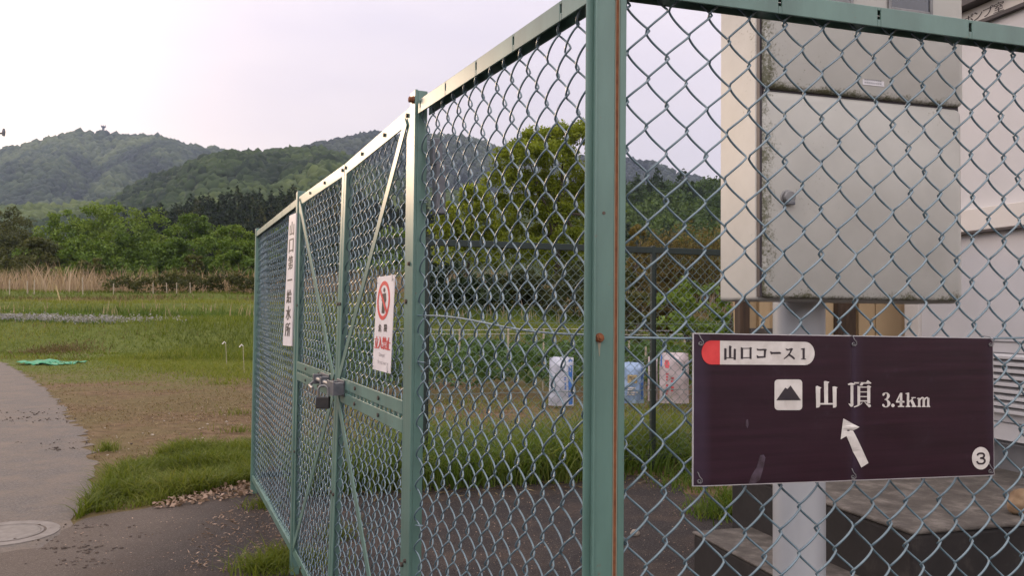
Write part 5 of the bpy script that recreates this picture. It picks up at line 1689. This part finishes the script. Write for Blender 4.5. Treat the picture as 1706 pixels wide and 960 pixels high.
grass('dry_bank_grass', xy, rng.uniform(0.12, 0.36, len(xy)), rng.uniform(0.03, 0.05, len(xy)), 0.8, M['straw'], np.clip(0.42 + 0.4 * vnoise(xy[:, 0] * 0.3, xy[:, 1] * 0.6, 48) + rng.normal(0, 0.2, len(xy)), 0, 1), 'brown withered grass along the edge of the upper terrace', nseg=2)
xy = np.column_stack([rng.normal(-13.2, 0.55, 1100), rng.normal(23.6, 0.5, 1100)])
grass('dry_bank_grass', xy, rng.uniform(0.06, 0.2, len(xy)), rng.uniform(0.014, 0.024, len(xy)), 1.2, M['straw'], np.clip(rng.normal(0.12, 0.14, len(xy)), 0, 1), 'dark withered patch on the grass bank behind the green net', nseg=2)
xy = strip(33.6, 36.2, 9000)
grass('long_bank_grass', xy, rng.uniform(0.2, 0.45, len(xy)), rng.uniform(0.025, 0.04, len(xy)), 0.6, M['tall_grass'], np.clip(0.22 + 0.35 * vnoise(xy[:, 0] * .4, xy[:, 1] * .5, 47) + rng.normal(0, .15, len(xy)), 0, 1), 'longer darker grass on the face of the second bank', nseg=2)  # dark tint puts the shade of the bank face into the blades
# dry seed stalks on the second bank
xy = strip(33.0, 36.5, 700)
xy = xy[vnoise(xy[:, 0] * 0.8, xy[:, 1] * 0.1, 45) > 0.0]
grass('dry_stalks', xy, rng.uniform(0.3, 0.75, len(xy)), rng.uniform(0.03, 0.05, len(xy)), 0.25, M['reed'], np.clip(rng.normal(0.75, 0.15, len(xy)), 0, 1), 'pale dry grass stalks on the second bank', nseg=2)
# reeds
xy = strip(47, 60, 15000)
grass('reed_bed', xy, rng.uniform(0.7, 2.1, len(xy)) * (1 + 0.22 * vnoise(xy[:, 0] * 0.25, xy[:, 1] * 0.2, 51)), rng.uniform(0.045, 0.08, len(xy)), 0.38, M['reed'], np.clip(0.48 + 0.18 * vnoise(xy[:, 0] * 0.3, xy[:, 1] * 0.3, 52) + rng.normal(0, 0.16, len(xy)), 0, 1), 'wide bed of dry pinkish-brown reeds below the wood')
# bramble hedge on the right of the reeds
R = np.random.default_rng(61)
lb_ = []
for px in range(196, 470, 14):
    d = 45.8 + R.uniform(-.4, .6)
    p = at_depth(px, 486, d); z0 = gz(p.x, p.y)
    lb_.append((p.x, p.y, z0 + 0.45, R.uniform(0.5, 0.75), R.uniform(0.50, 0.78) * (0.55 + 0.5 * min(1, (px - 180) / 120))))
v, f, t = plant_mesh(lb_, 6500, 0.15, R, base_tint=0.4, clump=0.5)
tag(np_mesh('bramble_hedge', v, f, M['leaf_olive'], tint=t), 'low dark bramble hedge in front of the dry reeds, left of the fence', 'hedge')

# pale flowers
R = np.random.default_rng(71)
n = 1700
y = R.uniform(27.0, 29.4, n); x = y * R.uniform(-0.72, -0.385, n)
kp = R.random(n) < np.clip(1.15 - sstep(-0.56, -0.40, x / y) * 1.05, 0, 1) * (0.45 + 0.55 * (vnoise(x * 1.3, y * 1.6, 77) > -0.25))
x, y = x[kp], y[kp]
z = ground_height(x, y)
h_ = R.uniform(0.08, 0.22, len(x))
v1, f1, k1_n = blades(np.column_stack([x, y, z]), h_, 0.02, 0.25, nseg=2)
c = np.column_stack([x, y, z + h_]) 
c = np.repeat(c, 4, 0) + R.normal(0, 0.035, (len(x) * 4, 3))
v2, f2 = cards(c, 0.065 * R.uniform(0.6, 1.3, len(c)), aspect=0.75, up=0.5, R=R)
M['petal'] = leaf_mat('pale_petals', (0.13, 0.13, 0.145), (0.24, 0.235, 0.265), (0.40, 0.39, 0.42), 0.3)
fs_ = np_mesh('flower_bed', v2, f2, M['petal'], tint=np.repeat(np.clip(R.normal(0.55, 0.22, len(c)), 0, 1), 4))
tag(fs_, 'long bed of pale lavender flowers on the terrace', None, kind='stuff')
tag(np_mesh('flower_stems', v1, f1, M['crop'], tint=np.repeat(R.random(len(x)), k1_n)), 'green stems of the lavender flowers', None, kind='stuff')

# garden stakes in the fields
M['cane'] = simple_mat('weathered_cane', [(0.3, (0.30, 0.25, 0.19)), (0.7, (0.44, 0.38, 0.29))], 20, 0.8)
M['cane_yellow'] = simple_mat('bamboo_cane', [(0.3, (0.34, 0.26, 0.12)), (0.7, (0.46, 0.36, 0.18))], 20, 0.7)
for px, y0, y1 in ((16, 466, 490), (46, 468, 490), (57, 466, 490), (138, 462, 496), (189, 478, 496), (255, 480, 500), (278, 478, 500), (294, 486, 504), (317, 487, 504)):
    d = 44.5
    b0, t0 = at_depth(px, y1, d), at_depth(px + random.uniform(-1, 1), y0, d)
    g_ = gz(b0.x, b0.y)
    mb = MB(); mb.tube([(b0.x, b0.y, g_ - 0.1), (t0.x, t0.y, max(t0.z, g_ + .6))], 0.026, 6)
    tag(mb.build('garden_stake', M['cane']), 'thin pale stake standing in the line before the reeds', 'stake', 'stakes in a line before the reeds')
b0, t0 = at_depth(102, 504, 41), at_depth(93, 476, 41); g_ = gz(b0.x, b0.y)
mb = MB(); mb.tube([(b0.x, b0.y, g_ - .1), (t0.x, t0.y, t0.z)], 0.035, 6)
tag(mb.build('leaning_cane', M['cane_yellow']), 'yellow cane leaning to the left in the grass before the reeds', 'stake')
for k, (px, y0, y1) in enumerate(((378, 572, 610), (407, 577, 622))):
    b0 = on_z(px, y1); d = b0.y; t0 = at_depth(px - 2, y0, d)
    e = empty('garden_rod', b0, ['slim rod with a white tip in the grass, left of the fence', 'slim rod with a white tip right beside the end post of the fence'][k], 'rod')
    mb = MB(); mb.tube([(b0.x, b0.y, -0.05), (t0.x, t0.y, t0.z)], 0.006, 6); mb.build('shaft', M['cane'], e)
    mb = MB(); mb.tube([(t0.x, t0.y, t0.z), (t0.x - .03, t0.y, t0.z + .035), (t0.x - .075, t0.y, t0.z - .02)], [0.008, 0.010, 0.014], 6); mb.build('tip', M['white_board'], e)

# green net on the ground
M['net'] = simple_mat('green_netting', [(0.3, (0.02, 0.17, 0.085)), (0.7, (0.05, 0.30, 0.15))], 30, 0.6)
c = on_z(88, 607)
nx, ny = 60, 26
gx, gy = np.meshgrid(np.linspace(-0.66, 0.62, nx), np.linspace(-0.75, 0.85, ny))
R = np.random.default_rng(3)
zz = 0.03 + 0.03 * vnoise(gx * 5 + 7, gy * 5, 8) + 0.02 * vnoise(gx * 13, gy * 11, 9) + 0.04 * np.exp(-((gx + .45) / .3) ** 2)
mask = (np.hypot(gx / 0.66, (gy - 0.3 * gx) / 0.62) + 0.25 * vnoise(gx * 4, gy * 4, 10)) < 1.0
vv = np.stack([c.x + gx, c.y + gy, np.maximum(zz, 0.015)], -1).reshape(-1, 3)
ff_ = [(j * nx + i, j * nx + i + 1, (j + 1) * nx + i + 1, (j + 1) * nx + i) for j in range(ny - 1) for i in range(nx - 1) if mask[j, i] and (i + 2 * j) % 7 != 0 or (mask[j, i] and i < 26)]
no = np_mesh('green_net', vv, ff_, M['net'], smooth=True)
tag(no, 'crumpled bright green net lying at the edge of the road', 'net')
sd = no.modifiers.new('thickness', 'SOLIDIFY'); sd.thickness = 0.006

# manhole
M['soil'] = simple_mat('dark_soil', [(0.3, (0.05, 0.038, 0.032)), (0.7, (0.11, 0.082, 0.066))], 40, 0.95)
mc = on_z(8, 891)
M['cover'] = simple_mat('concrete_cover', [(0.3, (0.125, 0.108, 0.098)), (0.7, (0.20, 0.178, 0.165))], 14, 0.85, bump_s=0.4)
M['cover_iron'] = simple_mat('dusty_iron_lid', [(0.3, (0.105, 0.092, 0.085)), (0.7, (0.17, 0.152, 0.142))], 20, 0.75, bump_s=0.5)
mh = empty('manhole_cover', (mc.x, mc.y, 0.004), 'round dusty manhole cover with a concrete ring set in the road', 'manhole cover')
def ringmesh(name, r0, r1, z0, z1, mat):
    mb = MB(); n = 56
    vv, fv = [], []
    for i in range(n):
        a = 2 * math.pi * i / n; x, y = math.cos(a), math.sin(a)
        vv += [(mc.x + x * r0, mc.y + y * r0, z0), (mc.x + x * r0, mc.y + y * r0, z1), (mc.x + x * r1, mc.y + y * r1, z1), (mc.x + x * r1, mc.y + y * r1, z0)]
    for i in range(n):
        p, q = 4 * i, 4 * ((i + 1) % n)
        for k in range(3):
            fv.append((p + k, q + k, q + k + 1, p + k + 1))
    mb.solid(vv, fv); return mb.build(name, mat, mh, bevel=0.002)
ringmesh('ring', 0.205, 0.275, 0.002, 0.008, M['cover'])
ringmesh('rim', 0.178, 0.192, 0.002, 0.009, M['cover_iron'])
mb = MB(); mb.disc((mc.x, mc.y, 0.003), (0, 0, 1), 0.175, 0.005, 48)
mb.build('lid', M['cover_iron'], mh)
mb = MB(); mb.disc((mc.x, mc.y, 0.0045), (0, 0, 1), 0.206, 0.002, 48); mb.build('gap', M['soil'], mh)

# ------------------------------------------------------------------ loose litter on the ground
def litter(name, label, xy, size, mat, z=0.010, aspect=0.6, flat=3.0, lift=0.012):
    n = len(xy)
    p = np.column_stack([xy, np.full(n, z) + rng.uniform(0, lift, n)])
    v, f = cards(p, size, aspect=aspect, up=flat)
    v[:, 2] = np.maximum(v[:, 2], z)
    return tag(np_mesh(name, v, f, mat, tint=np.repeat(np.clip(rng.normal(0.5, 0.25, n), 0, 1), 4)), label, None, kind='stuff')
M['dead_leaf'] = leaf_mat('dead_leaves', (0.13, 0.085, 0.06), (0.28, 0.19, 0.14), (0.45, 0.33, 0.26), 0.1, 0.8)
xy = scatter([on_z(*p) for p in [(255, 852), (310, 846), (360, 840), (420, 828), (445, 805), (400, 808), (345, 822), (300, 834), (250, 844)]], 330)
litter('dead_leaves', 'curled dead leaves drifted along the edge of the grass', xy, rng.uniform(0.02, 0.055, len(xy)), M['dead_leaf'], lift=0.03, flat=1.2)
xy = scatter([on_z(*p) for p in [(300, 955), (330, 880), (400, 842), (470, 820), (520, 905), (560, 965)]], 800)
litter('straw_litter', 'bits of straw and dead leaf on the forecourt beside the gate', xy, rng.uniform(0.008, 0.035, len(xy)), M['dead_leaf'], aspect=0.25, flat=3)
xy = scatter([on_z(*p) for p in [(60, 960), (130, 880), (420, 830), (900, 800), (1150, 800), (1150, 960)]], 1500)
litter('fine_litter', 'pale crumbs scattered over the dark asphalt', xy, rng.uniform(0.005, 0.014, len(xy)), M['dead_leaf'], aspect=0.6, flat=4, lift=0.002)
def clods(name, label, xy, rad, mat, z=0.008):
    bv, bf = ico(1)
    n = len(xy)
    v = bv[None] * (1 + rng.normal(0, 0.16, (n, len(bv))))[:, :, None] * np.asarray(rad)[:, None, None] * np.array([1, 1, 0.6])
    v = v + np.column_stack([xy, np.full(n, z) + np.asarray(rad) * 0.3])[:, None, :]
    f = (np.arange(n)[:, None, None] * len(bv) + bf[None]).reshape(-1, 3)
    return tag(np_mesh(name, v.reshape(-1, 3), f, mat, smooth=True), label, None, kind='stuff')
c = []
for px, py, n, r_ in ((150, 880, 26, .10), (128, 918, 70, .11), (128, 940, 50, .10), (90, 905, 14, .1), (185, 897, 18, .14), (60, 700, 90, .45), (115, 740, 30, .3), (110, 750, 30, .15), (75, 688, 40, .5)):
    q = on_z(px, py)
    c.append(np.column_stack([q.x + rng.normal(0, r_, n), q.y + rng.normal(0, r_ * 0.35, n)]))
xy = np.concatenate(c)
clods('soil_crumbs', 'dark crumbs of soil on the road beside the manhole', xy, np.abs(rng.normal(0.004, 0.0035, len(xy))) + 0.0025, M['soil'], 0.006)
xy = scatter([on_z(*p) for p in [(130, 720), (420, 660), (430, 745), (200, 790)]], 75)
clods('field_pebbles', 'pale pebbles scattered over the bare field', xy, np.abs(rng.normal(0.005, 0.006, len(xy))) + 0.004, simple_mat('pale_pebbles', [(0.3, (0.25, 0.2, 0.16)), (0.7, (0.42, 0.37, 0.31))], 9, 0.9), 0.0)
xy = np.column_stack([rng.uniform(-0.9, 2.0, 500), np.zeros(500)])
xy = np.array([tuple(FB.pt(s, d, 0))[:2] for s, d in zip(rng.uniform(0.4, 3.6, 600), rng.normal(0.28, 0.12, 600))])
litter('straw_litter', 'dry straw along the foot of the back fence', xy, rng.uniform(0.02, 0.09, len(xy)), M['straw'], aspect=0.15, flat=3)

# ------------------------------------------------------------------ behind the mesh: long grass, crop, bags
def fbxy(s, d):
    return np.array([tuple(FB.pt(a, b, 0))[:2] for a, b in zip(s, d)])
n = 8200
xy = fbxy(rng.uniform(0.2, 3.75, n), rng.uniform(-0.95, 0.30, n))
q = vnoise(xy[:, 0] * 2.4, xy[:, 1] * 2.4, 81)
kp = (q + rng.normal(0, 0.4, n)) > -0.45
xy, q = xy[kp], q[kp]
grass('long_grass', xy, rng.uniform(0.26, 0.62, len(xy)) * (1 + 0.3 * q), rng.uniform(0.007, 0.014, len(xy)), 1.0, M['tall_grass'], np.clip(0.62 + 0.25 * q + rng.normal(0, 0.22, len(xy)), 0, 1), 'long arching grass along the foot of the back fence', nseg=5, droop=0.45)
# weeds by the step
for k, (px, py, n, r_, h_) in enumerate(((1232, 856, 420, .10, .24), (1195, 862, 260, .10, .16), (1165, 800, 240, .16, .18), (1140, 812, 160, .14, .12), (1262, 800, 120, 0.1, 0.2))):
    c = on_z(px, py)
    xy = np.column_stack([c.x + rng.normal(0, r_, n), c.y + rng.normal(0, r_, n)])
    grass('weed_tuft', xy, rng.uniform(0.4, 1.0, n) * h_, rng.uniform(0.006, 0.011, n), 0.8, M['tall_grass'], np.clip(rng.normal(0.5, 0.2, n), 0, 1), 'green weeds growing beside the concrete step')
# pale dry grass and crop rows
xy = np.column_stack([rng.uniform(-3.2, 6, 9500), rng.uniform(7.4, 11.6, 9500)])
xy = xy[(xy[:, 0] / xy[:, 1] > -0.27) & (vnoise(xy[:, 0] * 1.6, xy[:, 1] * 1.6, 95) + rng.normal(0, .3, len(xy)) > -0.2)]
grass('thin_grass', xy, rng.uniform(0.05, 0.20, len(xy)), rng.uniform(0.006, 0.012, len(xy)), 1.0, M['grass'], np.clip(rng.normal(0.6, 0.25, len(xy)), 0, 1), 'thin grass on the brown soil behind the back fence', nseg=2)
R = np.random.default_rng(91)
lbs = []
for row in range(9):
    yb = 11.9 + row * 0.80
    for x in np.arange(-6, 6.2, 0.36):
        if (x + 0.0) / (yb + 0.29 * x) < -0.24: continue
        lbs.append((x + R.normal(0, 0.06), yb + 0.29 * x + R.normal(0, 0.06), 0.36, R.uniform(0.18, 0.28), R.uniform(0.30, 0.50)))
v, f, t = plant_mesh(lbs, 40000, 0.080, R, clump=0.55, base_tint=0.55)
tag(np_mesh('crop_rows', v, f, M['crop'], tint=t), 'leafy green vegetable rows behind the back fence', None, kind='stuff')
xy = np.column_stack([R.uniform(-5.2, 8, 5000), R.uniform(19, 24, 5000)])
grass('field_grass', xy, R.uniform(0.2, 0.6, len(xy)), R.uniform(0.02, 0.03, len(xy)), 0.5, M['straw'], np.clip(R.normal(0.55, 0.2, len(xy)), 0, 1), 'pale dry grass beyond the vegetable rows', nseg=2)
# strings with stakes over the crop
for k, (y_, zz_) in enumerate(((13.0, 1.02), (14.2, 0.92))):
    pts = [(x, y_ + 0.29 * x, zz_ + 0.012 * math.sin(x * 2)) for x in np.linspace(-2.6, 4, 30)]
    mb = MB(); mb.tube(pts, 0.0028, 5)
    tag(mb.build('garden_string', M['white_board']), ['white string stretched over the crop rows, the upper one', 'white string stretched over the crop rows, the lower one'][k], 'string')
for px, y0, dd in ((1047, 568, 13.0), (1075, 578, 12.6), (905, 548, 13.4), (846, 545, 13.6), (1140, 566, 13.2), (765, 548, 13.8)):
    t0 = at_depth(px, y0, dd)
    mb = MB(); mb.tube([(t0.x, t0.y, -0.1), (t0.x + .01, t0.y, t0.z)], 0.016, 6)
    tag(mb.build('wooden_stake', M['cane']), 'pale wooden stake among the crop rows behind the back fence', 'stake', 'stakes in the vegetable plot')

# fertiliser sacks
M['sack_white'] = simple_mat('white_sack', [(0.3, (0.36, 0.38, 0.46)), (0.7, (0.50, 0.51, 0.59))], 6, 0.4, bump_s=0.5, bump_d=0.02)
M['sack_blue'] = simple_mat('pale_blue_sack', [(0.3, (0.18, 0.28, 0.47)), (0.7, (0.31, 0.41, 0.58))], 6, 0.4, bump_s=0.5, bump_d=0.02)
M['sack_pink'] = simple_mat('pinkish_sack', [(0.3, (0.38, 0.32, 0.34)), (0.7, (0.52, 0.44, 0.46))], 6, 0.4, bump_s=0.5, bump_d=0.02)
M['blue_print'] = simple_mat('blue_print', [(0.3, (0.03, 0.12, 0.42)), (0.7, (0.06, 0.20, 0.55))], 20, 0.4)
M['red_faded'] = simple_mat('faded_red_print', [(0.3, (0.5, 0.05, 0.07)), (0.7, (0.6, 0.10, 0.12))], 20, 0.4)
def sack(label, px0, px1, py0, py1, d, mat, seed, prints, lean=0.0):
    a, b = at_depth(px0, py1, d), at_depth(px1, py0, d)
    w, h = b.x - a.x, b.z - a.z
    z0 = a.z if a.z > 0.02 else 0.0
    R_ = random.Random(seed)
    cx = (a.x + b.x) / 2
    e = empty('fertiliser_sack', (cx, d, z0), label, 'sack')
    nx, nz = 15, 22
    def pos(u, t, side, off=0.0):
        # u -1..1 across, t 0..1 up, side -1 front
        bulge = 0.085 * (1 - abs(u) ** 2.5) * (0.35 + 0.65 * math.sin(math.pi * min(1, 0.15 + 0.8 * (1 - t)))) * min(1, (1 - t) * 6 + 0.12)
        wr = 0.022 * mnoise.noise(Vector((u * 2.5 + seed, t * 4, side))) + 0.012 * mnoise.noise(Vector((u * 6, t * 8 + seed, side)))
        xx = u * w / 2 * (1 - 0.05 * t + 0.02 * math.sin(t * 7 + seed)) + lean * t
        zz = z0 + t * h * (1 + 0.03 * mnoise.noise(Vector((u * 1.6 + seed * 3, 0, 0))) * t)
        return Vector((cx + xx, d + side * (bulge + wr + off), zz))
    vv, fv = [], []
    for side in (-1, 1):
        b0 = len(vv)
        for j in range(nz):
            for i in range(nx):
                vv.append(pos(-1 + 2 * i / (nx - 1), j / (nz - 1), side))
        for j in range(nz - 1):
            for i in range(nx - 1):
                q = (b0 + j * nx + i, b0 + j * nx + i + 1, b0 + (j + 1) * nx + i + 1, b0 + (j + 1) * nx + i)
                fv.append(q if side < 0 else q[::-1])
    n1 = nx * nz
    for j in range(nz - 1):
        fv.append((j * nx, (j + 1) * nx, n1 + (j + 1) * nx, n1 + j * nx))
        fv.append((j * nx + nx - 1, n1 + j * nx + nx - 1, n1 + (j + 1) * nx + nx - 1, (j + 1) * nx + nx - 1))
    for i in range(nx - 1):
        fv.append((i, n1 + i, n1 + i + 1, i + 1))
        t_ = (nz - 1) * nx
        fv.append((t_ + i, t_ + i + 1, n1 + t_ + i + 1, n1 + t_ + i))
    mb = MB(); mb.solid(vv, fv)
    o_ = mb.build('bag', mat, e, smooth=True)
    for nm, m_, shapes in prints:
        mb = MB()
        for (u0, t0, u1, t1) in shapes:
            k = 6
            g_ = [[pos(u0 + (u1 - u0) * i / k, t0 + (t1 - t0) * j / k, -1, 0.003) for i in range(k + 1)] for j in range(k + 1)]
            vv = [p for r_ in g_ for p in r_]
            mb.solid(vv, [(j * (k + 1) + i, j * (k + 1) + i + 1, (j + 1) * (k + 1) + i + 1, (j + 1) * (k + 1) + i) for j in range(k) for i in range(k)])
        mb.build(nm, m_, o_)
bars = lambda u, w, t0, t1, n, sk: [(u, t0 + (t1 - t0) * i / n, u + w * (0.6 + 0.4 * ((i * 7) % 3) / 2), t0 + (t1 - t0) * (i + 0.62) / n) for i in range(n) if i % sk]
sack('white fertiliser sack with a blue printed edge, left of the corner post', 914, 956, 595, 676, 11.0, M['sack_white'], 1,
     [('blue_stripe', M['blue_print'], [(0.58, 0.03, 0.92, 0.95)]), ('printed_marks', M['sack_white'], bars(0.64, 0.22, 0.08, 0.9, 12, 4)), ('small_print', M['blue_print'], bars(0.22, 0.2, 0.30, 0.60, 8, 5))])
sack('pale blue fertiliser sack just right of the corner post', 1034, 1073, 604, 672, 11.0, M['sack_blue'], 2,
     [('label_panel', M['cane_yellow'], [(-0.5, 0.50, 0.35, 0.70)]), ('label_marks', M['steel_dark'], bars(-0.42, 0.6, 0.53, 0.68, 4, 9)), ('blue_stripe', M['blue_print'], [(0.72, 0.1, 0.92, 0.85)]), ('printed_marks', M['white_print'], bars(-0.5, 0.9, 0.15, 0.42, 5, 9))])
sack('pinkish-white sack with a red dot and red writing, left of the purple sign', 1098, 1148, 588, 672, 10.6, M['sack_pink'], 3,
     [('red_writing', M['red_faded'], bars(-0.62, 0.16, 0.12, 0.62, 9, 5) + bars(-0.28, 0.18, 0.18, 0.60, 7, 6)), ('blue_edge', M['blue_print'], [(-0.96, 0.72, -0.86, 0.95)]), ('red_dot', M['red_faded'], [(-0.72 + 0.02 * abs(k - 3), 0.70 + 0.022 * k, -0.38 - 0.02 * abs(k - 3), 0.722 + 0.022 * k) for k in range(7)])])
sack('narrow folded white sack behind the back fence post', 1079, 1096, 594, 668, 10.9, M['sack_pink'], 4, [('printed_marks', M['steel_dark'], bars(-0.3, 0.6, 0.55, 0.8, 4, 3))])

# ------------------------------------------------------------------ far details
tp = at_depth(172, 219, 2000)
zt = tp.z + 5
tw = empty('summit_tower', (tp.x, tp.y, zt - 20), 'small tower standing on the mountain summit', 'tower')
mb = MB()
for dx, dy in ((-2.2, -2.2), (2.2, -2.2), (2.2, 2.2), (-2.2, 2.2)):
    mb.tube([(tp.x + dx, tp.y + dy, zt - 20), (tp.x + dx * .6, tp.y + dy * .6, zt + 4)], 0.8, 6)
mb.build('legs', M['steel_dark'], tw)
mb = MB(); mb.tube([(tp.x, tp.y, zt + 3), (tp.x, tp.y, zt + 5), (tp.x, tp.y, zt + 8)], [2.5, 5.0, 6.5], 8); mb.build('platform', M['steel_dark'], tw)
mb = MB()
for dx in (-5.5, 0, 5.5): mb.tube([(tp.x + dx, tp.y, zt + 8), (tp.x + dx, tp.y, zt + 12)], 0.7, 6)
mb.build('masts', M['steel_dark'], tw)

ud_ = 30
p0 = at_depth(-14, 228, ud_); g_ = gz(p0.x, p0.y)
up = empty('utility_pole', (p0.x, p0.y, g_), 'utility pole at the left edge with an arm carrying an insulator', 'utility pole')
mb = MB(); mb.tube([(p0.x, p0.y, g_ - .3), (p0.x, p0.y, p0.z + 1.4)], [0.17, 0.12], 12); mb.build('shaft', M['concrete'], up, smooth=True)
a = at_depth(9, 223, ud_)
mb = MB(); mb.tube([(p0.x, p0.y - .1, a.z), (a.x, a.y - .1, a.z)], 0.035, 6); mb.build('arm', M['steel_dark'], up)
mb = MB(); mb.tube([(a.x, a.y - .1, a.z - .1), (a.x, a.y - .1, a.z + .07), (a.x, a.y - .1, a.z + .18)], [0.05, 0.06, 0.035], 8); mb.build('insulator', M['steel_dark'], up)
b_ = at_depth(2, 231, ud_)
mb = MB(); mb.tube([(p0.x, p0.y - .1, b_.z), (b_.x, b_.y - .1, b_.z)], 0.03, 6); mb.build('arm', M['steel_dark'], up)

# ------------------------------------------------------------------ air
mb = MB()
Fh = Frame((0, 0, 0), (1, 0, 0))
mb.fbox(Fh, (-3600, 3600), (-3600, 3600), (-1.2, 520))
hz_ = mb.build('haze', None)
hm = bpy.data.materials.new('haze_air'); hm.use_nodes = True
hn, hl = hm.node_tree.nodes, hm.node_tree.links
hn.clear()
ho = hn.new('ShaderNodeOutputMaterial'); hv = hn.new('ShaderNodeVolumePrincipled')
hv.inputs['Color'].default_value = (0.62, 0.72, 1.0, 1)
hv.inputs['Density'].default_value = 0.00011
hv.inputs['Anisotropy'].default_value = 0.2
hl.new(hv.outputs['Volume'], ho.inputs['Volume'])
hz_.data.materials.append(hm)
tag(hz_, 'pale evening haze between the fence and the mountains', None, kind='stuff')
